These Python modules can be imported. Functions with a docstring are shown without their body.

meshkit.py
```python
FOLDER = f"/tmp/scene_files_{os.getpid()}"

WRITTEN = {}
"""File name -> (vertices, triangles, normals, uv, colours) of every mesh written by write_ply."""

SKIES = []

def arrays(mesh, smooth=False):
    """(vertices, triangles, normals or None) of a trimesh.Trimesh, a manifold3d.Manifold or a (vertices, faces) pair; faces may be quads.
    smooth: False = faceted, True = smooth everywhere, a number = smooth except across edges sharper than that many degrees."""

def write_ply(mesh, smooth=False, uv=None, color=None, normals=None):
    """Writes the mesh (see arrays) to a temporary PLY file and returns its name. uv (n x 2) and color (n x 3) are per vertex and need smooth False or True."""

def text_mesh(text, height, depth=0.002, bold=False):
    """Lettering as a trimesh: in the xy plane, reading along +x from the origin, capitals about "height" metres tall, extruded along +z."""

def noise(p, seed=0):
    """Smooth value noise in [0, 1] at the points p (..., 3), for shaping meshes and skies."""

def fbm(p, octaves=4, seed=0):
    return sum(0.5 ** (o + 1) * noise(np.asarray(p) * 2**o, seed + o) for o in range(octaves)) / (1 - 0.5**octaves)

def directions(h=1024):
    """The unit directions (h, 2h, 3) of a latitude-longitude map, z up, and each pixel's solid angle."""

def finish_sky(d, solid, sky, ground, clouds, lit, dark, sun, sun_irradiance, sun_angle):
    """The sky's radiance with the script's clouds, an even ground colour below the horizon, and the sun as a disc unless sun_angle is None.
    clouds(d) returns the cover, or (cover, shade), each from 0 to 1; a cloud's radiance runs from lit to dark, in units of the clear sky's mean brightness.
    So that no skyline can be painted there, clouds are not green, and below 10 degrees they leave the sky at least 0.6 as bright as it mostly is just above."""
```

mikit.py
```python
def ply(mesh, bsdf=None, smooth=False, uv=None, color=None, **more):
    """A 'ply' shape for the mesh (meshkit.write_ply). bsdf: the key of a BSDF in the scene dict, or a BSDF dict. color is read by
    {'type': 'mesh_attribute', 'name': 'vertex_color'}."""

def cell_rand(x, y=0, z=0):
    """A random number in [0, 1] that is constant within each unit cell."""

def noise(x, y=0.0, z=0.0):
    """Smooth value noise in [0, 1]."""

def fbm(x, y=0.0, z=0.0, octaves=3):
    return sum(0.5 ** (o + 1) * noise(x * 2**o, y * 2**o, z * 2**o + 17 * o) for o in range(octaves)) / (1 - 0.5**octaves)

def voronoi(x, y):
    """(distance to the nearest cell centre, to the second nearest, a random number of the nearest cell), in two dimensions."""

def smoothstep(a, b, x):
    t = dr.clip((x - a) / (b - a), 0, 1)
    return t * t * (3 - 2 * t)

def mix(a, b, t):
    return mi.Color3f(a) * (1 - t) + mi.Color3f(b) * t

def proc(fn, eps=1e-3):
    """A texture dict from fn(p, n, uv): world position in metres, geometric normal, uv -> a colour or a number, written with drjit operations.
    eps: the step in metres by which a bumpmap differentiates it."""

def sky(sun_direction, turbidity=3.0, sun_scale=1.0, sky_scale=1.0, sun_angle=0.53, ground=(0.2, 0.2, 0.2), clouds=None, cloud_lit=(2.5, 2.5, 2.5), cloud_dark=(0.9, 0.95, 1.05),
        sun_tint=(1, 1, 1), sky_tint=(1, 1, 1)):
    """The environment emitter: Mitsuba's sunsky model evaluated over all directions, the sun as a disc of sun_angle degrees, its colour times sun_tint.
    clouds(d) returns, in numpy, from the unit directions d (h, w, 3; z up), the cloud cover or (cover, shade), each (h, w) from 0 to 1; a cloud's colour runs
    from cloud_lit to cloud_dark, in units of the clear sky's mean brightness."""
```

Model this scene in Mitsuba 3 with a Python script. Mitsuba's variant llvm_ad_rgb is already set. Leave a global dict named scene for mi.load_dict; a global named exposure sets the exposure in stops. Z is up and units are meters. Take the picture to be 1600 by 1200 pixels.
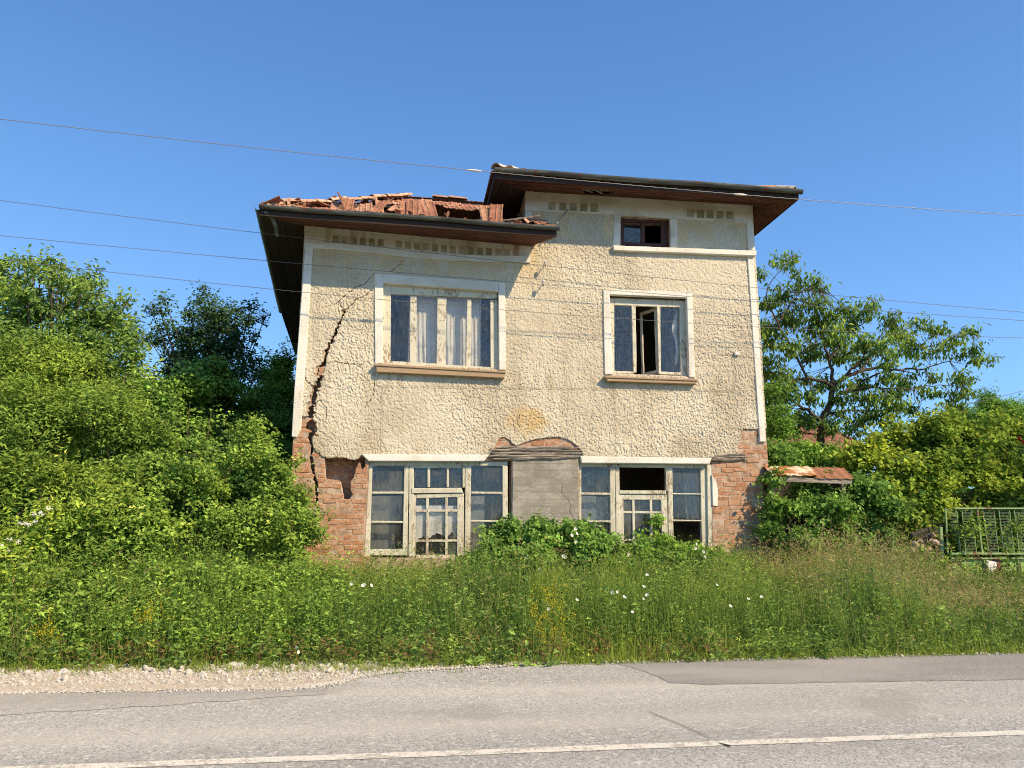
import math, random
import numpy as np, trimesh, shapely, manifold3d as m3
import shapely.geometry as sg
import drjit as dr, mitsuba as mi
import mikit, meshkit
from mikit import proc, noise, fbm, voronoi, cell_rand, smoothstep, mix

T = mi.ScalarTransform4f
random.seed(3)
scene, labels = {}, {}

# ------------------------------------------------------------------ camera, sky, exposure
PITCH, YAW, FPX = math.radians(10.7), math.radians(7.8), 1184.6
CAM = np.array([2.05495, -13.97347, 1.6])
FW = np.array([math.sin(YAW) * math.cos(PITCH), math.cos(YAW) * math.cos(PITCH), math.sin(PITCH)])
RT = np.array([math.cos(YAW), -math.sin(YAW), 0.0])
UP = np.cross(RT, FW)
scene['camera'] = {'type': 'perspective', 'fov': math.degrees(2 * math.atan(800 / FPX)), 'fov_axis': 'x', 'near_clip': 0.05, 'far_clip': 3000.0,
                   'to_world': T().look_at(origin=CAM.tolist(), target=(CAM + FW).tolist(), up=[0, 0, 1])}
SUN = (0.93, -1.0, 1.10)
scene['sky'] = mikit.sky(SUN, turbidity=2.7, sun_scale=1.0, sky_scale=1.22, sky_tint=(.78, 1.0, 1.25), sun_tint=(1.05, 1.0, .90), ground=(0.16, 0.17, 0.12))
exposure = 2.1


def at(px, py, y=0.0):
    """The point of the photograph's pixel that lies on the upright plane at distance y behind the facade."""
    d = FW + RT * ((px - 800) / FPX) + UP * ((600 - py) / FPX)
    return CAM + d * ((y - CAM[1]) / d[1])


def atz(px, py, z=0.0):
    d = FW + RT * ((px - 800) / FPX) + UP * ((600 - py) / FPX)
    return CAM + d * ((z - CAM[2]) / d[2])


def xz(pts, y=0.0):
    return [(at(a, b, y)[0], at(a, b, y)[2]) for a, b in pts]


# ------------------------------------------------------------------ helpers
def free(key):
    if key not in scene and key not in labels:
        return key
    i = 1
    while f'{key}_{i:03d}' in scene or f'{key}_{i:03d}' in labels:
        i += 1
    return f'{key}_{i:03d}'


def put(key, mesh, bsdf, smooth=False, color=None, **lab):
    key = free(key)
    scene[key] = mikit.ply(mesh, bsdf, smooth=smooth, color=color)
    if lab:
        labels[key] = lab
    return key


def thing(key, label, category, **more):
    key = free(key)
    labels[key] = {'label': label, 'category': category, **more}
    return key


def hull(pts):
    return m3.Manifold.hull_points(np.asarray(pts, float))


def tri(m):
    if isinstance(m, m3.Manifold):
        q = m.to_mesh()
        return np.asarray(q.vert_properties)[:, :3].astype(float), np.asarray(q.tri_verts).astype(int)
    return np.asarray(m[0], float), np.asarray(m[1], int)


def join(ms):
    V, F, n = [], [], 0
    for m in ms:
        v, f = tri(m)
        V.append(v); F.append(f + n); n += len(v)
    return np.vstack(V), np.vstack(F)


def slab(quad, yf, yb, bev=0.006, jit=0.0):
    """A block whose front outline (x, z points, convex) is at yf and which runs back to yb, front edges chamfered."""
    q = np.array(quad, float)
    if jit:
        q = q + np.array([[random.uniform(-jit, jit) for _ in range(2)] for _ in q])
    p = sg.Polygon(q).convex_hull
    i = p.buffer(-bev, join_style=2) if bev else p
    if i.is_empty:
        i = p
    pts = [(x, yf, z) for x, z in list(i.exterior.coords)[:-1]] + [(x, yf + bev, z) for x, z in list(p.exterior.coords)[:-1]] + [(x, yb, z) for x, z in list(p.exterior.coords)[:-1]]
    return hull(pts)


def pslab(pxquad, yf, yb, bev=0.006):
    return slab(xz(pxquad, yf), yf, yb, bev)


def ext(polys, y0, y1):
    """Extrudes x, z outlines from y0 to y1."""
    cs = m3.CrossSection([np.asarray(p, float) for p in polys], m3.FillRule.EvenOdd)
    return cs.extrude(y1 - y0).transform(np.array([[1, 0, 0, 0], [0, 0, -1, y1], [0, 1, 0, 0.0]]))


def box(x0, x1, y0, y1, z0, z1, bev=0.0):
    if not bev:
        return hull([(x, y, z) for x in (x0, x1) for y in (y0, y1) for z in (z0, z1)])
    b = bev
    return hull([(x, y, z) for x in (x0 + b, x1 - b) for y in (y0 + b, y1 - b) for z in (z0, z1)] + [(x, y, z) for x in (x0, x1) for y in (y0 + b, y1 - b) for z in (z0 + b, z1 - b)] + [(x, y, z) for x in (x0 + b, x1 - b) for y in (y0, y1) for z in (z0 + b, z1 - b)])


def beam(a, b, w, h, bev=0.004):
    """A straight bar from a to b, w wide and h high."""
    a, b = np.asarray(a, float), np.asarray(b, float)
    d = b - a
    L = np.linalg.norm(d); d /= L
    s = np.cross(d, [0, 0, 1.0]) if abs(d[2]) < .95 else np.cross(d, [0, 1.0, 0])
    s /= np.linalg.norm(s)
    u = np.cross(s, d)
    m = box(-w / 2, w / 2, 0, L, -h / 2, h / 2, bev)
    M = np.column_stack([s, d, u, a])
    return m.transform(M)


def tube(p, r, sides=6):
    p = np.asarray(p, float)
    r = np.broadcast_to(np.asarray(r, float), (len(p),))
    t = np.gradient(p, axis=0)
    t /= np.linalg.norm(t, axis=1, keepdims=True) + 1e-12
    ref = np.array([0.0, 0, 1]) if abs(t[:, 2]).mean() < .8 else np.array([0, 1.0, 0])
    a = np.cross(t, ref); a /= np.linalg.norm(a, axis=1, keepdims=True) + 1e-12
    b = np.cross(t, a)
    ang = np.arange(sides) * 2 * np.pi / sides
    v = p[:, None] + r[:, None, None] * (np.cos(ang)[None, :, None] * a[:, None] + np.sin(ang)[None, :, None] * b[:, None])
    i, j = np.meshgrid(np.arange(len(p) - 1), np.arange(sides), indexing='ij')
    q = np.stack([i * sides + j, (i + 1) * sides + j, (i + 1) * sides + (j + 1) % sides, i * sides + (j + 1) % sides], -1).reshape(-1, 4)
    f = np.vstack([q[:, [0, 1, 2]], q[:, [0, 2, 3]]])
    n = len(p) * sides
    v = np.vstack([v.reshape(-1, 3), p[:1], p[-1:]])
    k = np.arange(sides)
    f = np.vstack([f, np.stack([k * 0 + n, k, (k + 1) % sides], 1), np.stack([k * 0 + n + 1, n - sides + (k + 1) % sides, n - sides + k], 1)])
    return v, f


def grid_sheet(x, y, zf):
    X, Y = np.meshgrid(x, y, indexing='ij')
    V = np.stack([X, Y, zf(X, Y)], -1).reshape(-1, 3)
    n, m = len(x), len(y)
    i, j = np.meshgrid(np.arange(n - 1), np.arange(m - 1), indexing='ij')
    a = i * m + j
    q = np.stack([a, a + m, a + m + 1, a + 1], -1).reshape(-1, 4)
    return V, np.vstack([q[:, [0, 1, 2]], q[:, [0, 2, 3]]])


def unit(v):
    return v / (np.linalg.norm(v, axis=-1, keepdims=True) + 1e-12)


# ------------------------------------------------------------------ materials
def C3(*c):
    return mi.Color3f(*c)


def pr(col, rough=.7, **k):
    c = col if isinstance(col, dict) else {'type': 'rgb', 'value': list(col)}
    return {'type': 'twosided', 'b': {'type': 'principled', 'base_color': c, 'roughness': rough, 'specular': k.pop('spec', .3), **k}}


def bumped(b, fn, eps=.003):
    return {'type': 'twosided', 'b': {'type': 'bumpmap', 'scale': 1.0, 'tex': proc(fn, eps), 'b': b['b']}}


SX, SZ = at(820, 660)[0], at(820, 660)[2]


def f_plaster(p, n, uv):
    a = fbm(p.x * 1.1, p.z * 1.1, 3.0, 4)
    b = fbm(p.x * 40, p.z * 26, p.y * 20, 2)
    c = mix(C3(.585, .53, .41), C3(.485, .43, .32), smoothstep(.35, .7, a))
    c = mix(c, C3(.36, .29, .18), smoothstep(.58, .9, b) * .5)
    d2 = dr.square((p.x - SX) / .48) + dr.square((p.z - SZ) / .34)
    c = mix(c, C3(.50, .34, .13), (1 - smoothstep(.1, 1.0, d2 + (noise(p.x * 9, p.z * 9) - .5) * .9)) * .75)
    # run-off stain with warm eave shade painted in, between left frieze and window
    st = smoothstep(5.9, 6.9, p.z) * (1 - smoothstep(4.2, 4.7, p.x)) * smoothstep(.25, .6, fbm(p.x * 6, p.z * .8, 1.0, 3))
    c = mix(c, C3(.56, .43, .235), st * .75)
    pn = smoothstep(7.15, 7.3, p.z) * smoothstep(.3, .6, fbm(p.x * 3, p.z * 2, 41.0, 3))  # ochre tint paints warm shade of the attic panels into the plaster colour
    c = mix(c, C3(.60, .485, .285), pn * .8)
    st2 = smoothstep(.62, .75, fbm(p.x * 3.0, p.z * .55, 9.0, 3))
    c = mix(c, C3(.42, .36, .26), st2 * .4)
    # damp grime above the broken lower edge and in drips below the sills
    lo = (1 - smoothstep(2.9, 3.7, p.z)) * smoothstep(.4, .7, fbm(p.x * 2.2, p.z * 2.2, 21.0, 3))
    c = mix(c, C3(.36, .29, .19), lo * .35)
    dr_ = smoothstep(.55, .75, fbm(p.x * 9, p.z * .7, 31.0, 3)) * smoothstep(3.6, 4.4, p.z) * (1 - smoothstep(4.4, 4.6, p.z))
    return mix(c, C3(.33, .27, .18), dr_ * .45)


def f_trim(p, n, uv):
    a = fbm(p.x * 2.3, p.z * 2.3, p.y * 2, 4)
    c = mix(C3(.71, .685, .61), C3(.54, .50, .41), smoothstep(.45, .75, a) * .6)
    g = fbm(p.x * 22, p.z * 9, p.y * 22, 3)
    return mix(c, C3(.33, .28, .20), smoothstep(.68, .80, g) * .4)


def f_frieze(p, n, uv):
    a = fbm(p.x * 3.1, p.z * 3.1, 5.0, 4)
    c = mix(C3(.70, .665, .57), C3(.55, .51, .40), smoothstep(.4, .75, a))
    st = smoothstep(.48, .72, fbm(p.x * 9, p.z * 1.1, 2.0, 3)) * (1 - smoothstep(4.2, 4.4, p.x))
    c = mix(c, C3(.37, .31, .17), st * .65)
    rust = (1 - smoothstep(.02, .10, dr.abs(p.x - 4.05 + (noise(p.z * 14, 3.0) - .5) * .05))) * (1 - smoothstep(7.4, 7.5, p.z))
    return mix(c, C3(.30, .12, .05), rust * .7)


def f_orn(p, n, uv):
    return mix(C3(.43, .375, .26), C3(.28, .24, .14), smoothstep(.35, .65, fbm(p.x * 6, p.z * 5, 1.0, 3)))


def f_sill(p, n, uv):
    return mix(C3(.40, .285, .175), C3(.31, .215, .13), fbm(p.x * 5, p.z * 20, p.y * 8, 3))


def f_paint(p, n, uv):
    """Old cream paint on window wood, flaking in long upright chips."""
    a = fbm(p.x * 60, p.z * 17, p.y * 60, 3) + (fbm(p.x * 2.5, p.z * 2.5, 7.0, 2) - .5) * .5
    c = mix(C3(.63, .61, .49), C3(.51, .485, .365), fbm(p.x * 6, p.z * 6, p.y * 6, 3))
    w = mix(C3(.30, .22, .14), C3(.18, .13, .09), noise(p.x * 90, p.z * 8, p.y * 90))
    low = 1 - smoothstep(2.2, 3.4, p.z)
    c = mix(c, C3(.42, .385, .29), low * smoothstep(.35, .65, fbm(p.x * 8, p.z * 3, p.y * 8, 3)) * .6)
    return mix(c, w, smoothstep(.60 - .035 * low, .70, a) * .8)


def f_brick(c0, c1):
    def f(p, n, uv):
        a = fbm(p.x * 11, p.y * 11, p.z * 15, 4)
        c = mix(C3(*c0), C3(*c1), smoothstep(.3, .7, a))
        d = fbm(p.x * 30 + 7, p.y * 30, p.z * 34, 3)
        c = mix(c, C3(.45, .37, .29), smoothstep(.58, .74, d) * .7)
        return mix(c, C3(.11, .06, .04), smoothstep(.68, .82, fbm(p.x * 19 + 31, p.y * 19, p.z * 19, 3)) * .6)
    return f


def f_mortar(p, n, uv):
    return mix(C3(.46, .36, .27), C3(.29, .20, .14), smoothstep(.3, .7, fbm(p.x * 12, p.z * 12, p.y * 12, 4)))


def f_inner(p, n, uv):
    return mix(C3(.30, .28, .24), C3(.16, .145, .12), fbm(p.x * 1.5, p.z * 1.5, p.y * 1.5, 4))


def f_greywood(p, n, uv):
    g = fbm(p.x * 6, p.z * 130, p.y * 90, 3)
    return mix(C3(.34, .30, .25), C3(.10, .085, .07), smoothstep(.35, .7, g))


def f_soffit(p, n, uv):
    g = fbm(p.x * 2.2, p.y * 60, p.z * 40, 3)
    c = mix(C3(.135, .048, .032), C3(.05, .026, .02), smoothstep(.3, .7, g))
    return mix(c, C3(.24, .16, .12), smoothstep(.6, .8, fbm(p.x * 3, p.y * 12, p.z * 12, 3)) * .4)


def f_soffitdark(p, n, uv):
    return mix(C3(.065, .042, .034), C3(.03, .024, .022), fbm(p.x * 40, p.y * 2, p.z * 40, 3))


def f_gutter(p, n, uv):
    a = fbm(p.x * 3, p.y * 3, p.z * 14, 4)
    c = mix(C3(.085, .092, .088), C3(.17, .185, .165), smoothstep(.4, .75, a))
    return mix(c, C3(.16, .07, .035), smoothstep(.62, .75, fbm(p.x * 7 + 5, p.y * 7, p.z * 7, 3)) * .7)


def f_tile(c0, c1):
    def f(p, n, uv):
        a = fbm(p.x * 7, p.y * 7, p.z * 7, 4)
        c = mix(C3(*c0), C3(*c1), smoothstep(.3, .7, a))
        return mix(c, C3(.12, .11, .06), smoothstep(.54, .72, fbm(p.x * 16 + 9, p.y * 16, p.z * 16, 3)) * .65)
    return f


def f_concrete(p, n, uv):
    z = p.z * 7.6
    fr = z - dr.floor(z)
    line = 1 - smoothstep(0.0, .09, dr.minimum(fr, 1 - fr))
    g = fbm(p.x * 4, p.z * 7, 1.0, 5)
    c = mix(C3(.37, .345, .295), C3(.235, .215, .175), smoothstep(.35, .65, g * .6 + .4 * fbm(p.x * 30, p.z * 44, 2.0, 3)) * .8 + cell_rand(dr.floor(z)) * .25)
    c = mix(c, C3(.17, .15, .12), line * .8 * noise(p.x * 7, dr.floor(z)))
    c = mix(c, C3(.20, .17, .13), smoothstep(.5, .75, fbm(p.x * 7, p.z * .9, 14.0, 3)) * smoothstep(1.9, 2.9, p.z) * .6)
    # a hairline crack running down to the left
    zz = p.x - 5.02 + (noise(p.z * 9, 2.0) - .5) * .16 + (p.z - 2.0) * .32
    cr = (1 - smoothstep(.003, .012, dr.abs(zz))) * (1 - smoothstep(2.3, 2.4, p.z))
    return mix(c, C3(.06, .05, .04), cr * .8)


def b_concrete(p, n, uv):
    z = p.z * 7.6
    fr = z - dr.floor(z)
    return fbm(p.x * 22, p.z * 34, 0.0, 4) * .007 + cell_rand(dr.floor(z)) * .004 - (1 - smoothstep(0.0, .1, dr.minimum(fr, 1 - fr))) * .004


def f_asphalt(p, n, uv):
    a = fbm(p.x * .25, p.y * 1.1, 0.0, 4)
    g = noise(p.x * 90, p.y * 90)
    h = noise(p.x * 38 + 3, p.y * 38)
    c = mix(C3(.368, .366, .342), C3(.298, .296, .275), smoothstep(.3, .7, a))
    c = mix(c, C3(.155, .145, .13), smoothstep(.42, .85, g) * .75)
    c = mix(c, C3(.50, .48, .42), smoothstep(.68, .90, h) * .6)
    wt = smoothstep(.45, .7, fbm(p.x * .12, p.y * .9 + 4, 3.0, 3))
    c = mix(c, C3(.34, .325, .29), wt * .3)
    tr = dr.exp(-dr.square((p.y + 7.35 + p.x * .01) / .22)) + dr.exp(-dr.square((p.y + 5.95 + p.x * .01) / .22))
    c = mix(c, C3(.42, .40, .345), tr * .35)
    oil = smoothstep(.66, .78, fbm(p.x * 1.1, p.y * 1.6, 12.0, 3))
    return mix(c, C3(.22, .21, .185), oil * .4)


def b_asphalt(p, n, uv):
    return noise(p.x * 80, p.y * 80) * .004 + noise(p.x * 35, p.y * 35) * .003


def f_patch(p, n, uv):
    a = fbm(p.x * .8, p.y * 1.8, 2.0, 4)
    c = mix(C3(.205, .198, .182), C3(.255, .246, .225), smoothstep(.35, .7, a))
    return mix(c, C3(.36, .34, .30), smoothstep(.62, .9, noise(p.x * 80, p.y * 80)) * .35)


def f_line(p, n, uv):
    w = fbm(p.x * 9, p.y * 14, 0.0, 4) * .6 + noise(p.x * 70, p.y * 70) * .4
    return mix(C3(.55, .53, .46), C3(.31, .29, .245), smoothstep(.50, .66, w) * .8)


def f_ground(p, n, uv):
    a = fbm(p.x * 1.3, p.y * 1.3, 0.0, 4)
    return mix(C3(.075, .085, .03), C3(.15, .115, .07), smoothstep(.45, .75, a))


def f_gravel(p, n, uv):
    v = voronoi(p.x * 26, p.y * 26)
    c = mix(C3(.33, .295, .24), C3(.45, .42, .355), v[2])
    c = mix(c, C3(.24, .19, .13), smoothstep(.35, .75, v[0]) * .7)
    return mix(c, C3(.36, .31, .235), smoothstep(.4, .6, fbm(p.x * 2, p.y * 4, 1.0, 3)) * .6)


def b_gravel(p, n, uv):
    return -voronoi(p.x * 26, p.y * 26)[0] * .012


def f_stone(p, n, uv):
    return mix(C3(.56, .53, .47), C3(.38, .355, .305), fbm(p.x * 15, p.y * 15, p.z * 15, 3))


def f_bark(p, n, uv):
    return mix(C3(.13, .10, .075), C3(.055, .045, .036), fbm(p.x * 40, p.y * 40, p.z * 9, 3))


def f_rustlight(p, n, uv):
    a = fbm(p.x * 4.5, p.y * 4, p.z * 9, 4)
    return mix(C3(.58, .48, .33), C3(.33, .13, .045), smoothstep(.42, .56, a))


def f_rust(p, n, uv):
    return mix(C3(.20, .085, .05), C3(.30, .15, .08), fbm(p.x * 5, p.y * 9, p.z * 9, 4))


def f_green(p, n, uv):
    a = fbm(p.x * 3.5, p.z * 3.5, p.y * 3, 4)
    c = mix(C3(.20, .36, .075), C3(.27, .40, .10), a)
    r = smoothstep(.60, .68, fbm(p.x * 2.6 + 3.3, p.z * 1.7 + 1.1, 2.0, 4))
    return mix(c, C3(.17, .055, .03), r)


def f_curtain(p, n, uv):
    return mix(C3(.78, .78, .73), C3(.64, .64, .59), fbm(p.x * 20, p.z * 2, 0.0, 3))


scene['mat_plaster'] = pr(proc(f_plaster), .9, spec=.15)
scene['mat_trim'] = pr(proc(f_trim), .8, spec=.2)
scene['mat_frieze'] = pr(proc(f_frieze), .85, spec=.2)
scene['mat_ornament'] = pr(proc(f_orn), .9, spec=.1)
scene['mat_sill'] = pr(proc(f_sill), .7)
scene['mat_paint'] = pr(proc(f_paint), .6)
BRICKS = []
for i, (a, b) in enumerate([((.37, .175, .09), (.43, .245, .145)), ((.41, .205, .11), (.46, .28, .175)), ((.32, .14, .072), (.39, .205, .12)), ((.43, .26, .165), (.37, .19, .11))]):
    scene[f'mat_brick_{i}'] = pr(proc(f_brick(a, b)), .92, spec=.12)
    BRICKS.append(f'mat_brick_{i}')
scene['mat_mortar'] = pr(proc(f_mortar), .95, spec=.1)
scene['mat_inner'] = pr(proc(f_inner), .9, spec=.1)
scene['mat_greywood'] = pr(proc(f_greywood), .9, spec=.1)
scene['mat_soffit'] = pr(proc(f_soffit), .75, spec=.2)
scene['mat_soffit_dark'] = pr(proc(f_soffitdark), .85, spec=.15)
scene['mat_gutter'] = pr(proc(f_gutter), .5, metallic=.35)
TILES = []
for i, (a, b) in enumerate([((.37, .175, .11), (.27, .12, .078)), ((.43, .245, .16), (.34, .17, .11)), ((.27, .125, .08), (.19, .095, .065))]):
    scene[f'mat_tile_{i}'] = pr(proc(f_tile(a, b)), .85, spec=.15)
    TILES.append(f'mat_tile_{i}')
scene['mat_ridge'] = pr(proc(f_tile((.55, .36, .25), (.45, .25, .16))), .85, spec=.15)
scene['mat_pale_tile'] = pr(proc(f_tile((.50, .45, .38), (.36, .31, .25))), .85, spec=.15)
scene['mat_concrete'] = bumped(pr(proc(f_concrete), .9, spec=.1), b_concrete, .004)
scene['mat_asphalt'] = bumped(pr(proc(f_asphalt), .85, spec=.2), b_asphalt, .004)
scene['mat_patch'] = bumped(pr(proc(f_patch), .85, spec=.2), b_asphalt, .004)
def f_strip(p, n, uv):
    t = smoothstep(-6.6, -5.7, p.y + (fbm(p.x * .8, p.y * 2, 3.0, 3) - .5) * .5)
    return mix(f_asphalt(p, n, uv), f_patch(p, n, uv), .25 + .45 * t)


scene['mat_strip'] = bumped(pr(proc(f_strip), .85, spec=.2), b_asphalt, .004)
scene['mat_line'] = pr(proc(f_line), .75, spec=.2)
scene['mat_ground'] = pr(proc(f_ground), .95, spec=.1)
scene['mat_gravel'] = bumped(pr(proc(f_gravel), .95, spec=.1), b_gravel, .004)
scene['mat_stone'] = pr(proc(f_stone), .9, spec=.15)
scene['mat_bark'] = pr(proc(f_bark), .9, spec=.1)
scene['mat_rust_light'] = pr(proc(f_rustlight), .6, spec=.3)
scene['mat_rust'] = pr(proc(f_rust), .7, spec=.2)
scene['mat_green'] = pr(proc(f_green), .5, spec=.4)
scene['mat_green_bar'] = pr(proc(lambda p, n, uv: mix(C3(.225, .32, .135), C3(.19, .11, .06), smoothstep(.62, .70, fbm(p.x * 9, p.z * 7, p.y * 5, 3)))), .5, spec=.4)
scene['mat_conduit'] = pr((.25, .22, .165), .7)
scene['mat_mesh'] = pr((.20, .25, .17), .5)
scene['mat_cable'] = pr((.13, .13, .13), .6)
scene['mat_cable_pale'] = pr((.30, .295, .28), .5, metallic=.3)
scene['mat_ceramic'] = pr((.62, .58, .52), .25, spec=.6)
scene['mat_iron'] = pr((.10, .08, .07), .7, metallic=.3)
scene['mat_brown_paint'] = pr((.075, .028, .018), .5)
scene['mat_cloth_grey'] = {'type': 'principledthin', 'base_color': {'type': 'rgb', 'value': [.20, .22, .22]}, 'roughness': .9, 'diff_trans': .5, 'spec_trans': 0.0}
scene['mat_white'] = pr((.74, .74, .72), .6)
scene['mat_dark'] = pr((.05, .045, .04), .9, spec=.1)


def f_dust(p, n, uv):
    a = fbm(p.x * 3.0, p.z * 2.2, p.y, 4)
    d = .035 + (.07 + .18 * (1 - smoothstep(3.0, 4.0, p.z))) * smoothstep(.40, .75, a) + .12 * smoothstep(.6, .8, noise(p.x * 40, p.z * 9))
    return d * (1 + .7 * (1 - smoothstep(1.6, 3.2, p.z)))


scene['mat_glass'] = {'type': 'blendbsdf', 'weight': proc(f_dust), 'g': {'type': 'thindielectric', 'int_ior': 1.52}, 'd': {'type': 'principledthin', 'base_color': {'type': 'rgb', 'value': [.30, .325, .32]}, 'roughness': .9, 'diff_trans': .9, 'spec_trans': 0.0}}
scene['mat_curtain'] = {'type': 'principledthin', 'base_color': proc(f_curtain), 'roughness': .9, 'diff_trans': .6, 'spec_trans': 0.0}
scene['mat_leaf'] = {'type': 'principledthin', 'base_color': {'type': 'mesh_attribute', 'name': 'vertex_color'}, 'roughness': .45, 'diff_trans': .68, 'spec_trans': 0.0, 'eta': 1.4}
scene['mat_grass'] = {'type': 'principledthin', 'base_color': {'type': 'mesh_attribute', 'name': 'vertex_color'}, 'roughness': .6, 'diff_trans': .95, 'spec_trans': 0.0, 'eta': 1.35}
scene['mat_petal'] = {'type': 'principledthin', 'base_color': {'type': 'rgb', 'value': [.84, .82, .76]}, 'roughness': .7, 'diff_trans': .6, 'spec_trans': 0.0}
scene['mat_yellow'] = {'type': 'principledthin', 'base_color': {'type': 'rgb', 'value': [.72, .55, .03]}, 'roughness': .7, 'diff_trans': .6, 'spec_trans': 0.0}
scene['mat_rose'] = {'type': 'principledthin', 'base_color': {'type': 'rgb', 'value': [.30, .015, .03]}, 'roughness': .6, 'diff_trans': .6, 'spec_trans': 0.0}

# ------------------------------------------------------------------ setting: ground, road, shoulder
EDGE = np.array([(-60, -4.55), (-8, -4.5), (-2.5, -4.35), (0, -4.4), (1.2, -4.45), (2.2, -4.68), (5, -4.72), (10, -4.72), (60, -4.9)])


def edge_y(x):
    return np.interp(x, EDGE[:, 0], EDGE[:, 1])


def gz(x, y):
    """Height of the ground: level road, a verge that climbs to the house."""
    x, y = np.asarray(x, float), np.asarray(y, float)
    t = np.clip((y + 4.5) / 4.0, 0, 1)
    bank = .50 * t * t * (3 - 2 * t)
    n = meshkit.fbm(np.stack([x * .9, y * .9, x * 0], -1), 3, 5) - .5
    n2 = meshkit.noise(np.stack([x * .12, y * .12, x * 0], -1), 8) - .5
    far = np.clip((np.abs(y) - 25) / 60, 0, 1)
    return bank + n * .10 * np.clip((y + 4.7) / .6, 0, 1) * (y < 30) + n2 * 3 * far - .012


def span(a, b, n, k=1.0):
    return np.linspace(a, b, n)


gx = np.concatenate([[-900, -500, -250, -120, -60], np.linspace(-30, 40, 141), [60, 120, 250, 500, 900]])
gy = np.concatenate([[-700, -350, -150, -60, -30, -20, -14, -12.4], np.linspace(-4.9, 12, 69), [14, 17, 21, 26, 33, 45, 70, 120, 250, 500, 900]])
put('ground', grid_sheet(gx, gy, gz), 'mat_ground', smooth=True, kind='structure', label='earth of the overgrown verge rising from the road to the house', category='ground')
rx = np.concatenate([[-400, -100, -40], np.linspace(-20, 30, 51), [60, 120, 400]])
put('road', grid_sheet(rx, np.linspace(-11.9, -4.66, 15), lambda x, y: x * 0 + 0.0 * y), 'mat_asphalt', kind='structure', label='pale worn asphalt road running along the foreground', category='road')


def sheet_px(pts, z, jitter=.03, seed=1):
    """A flat sheet whose outline is given by pixels of the road surface, edge broken up."""
    P = [tuple(atz(a, b, 0)[:2]) if len(q) == 2 else tuple(q[:2]) for q in pts for a, b in [q[:2]]]
    return sheet(P, z, jitter, seed)


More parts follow.
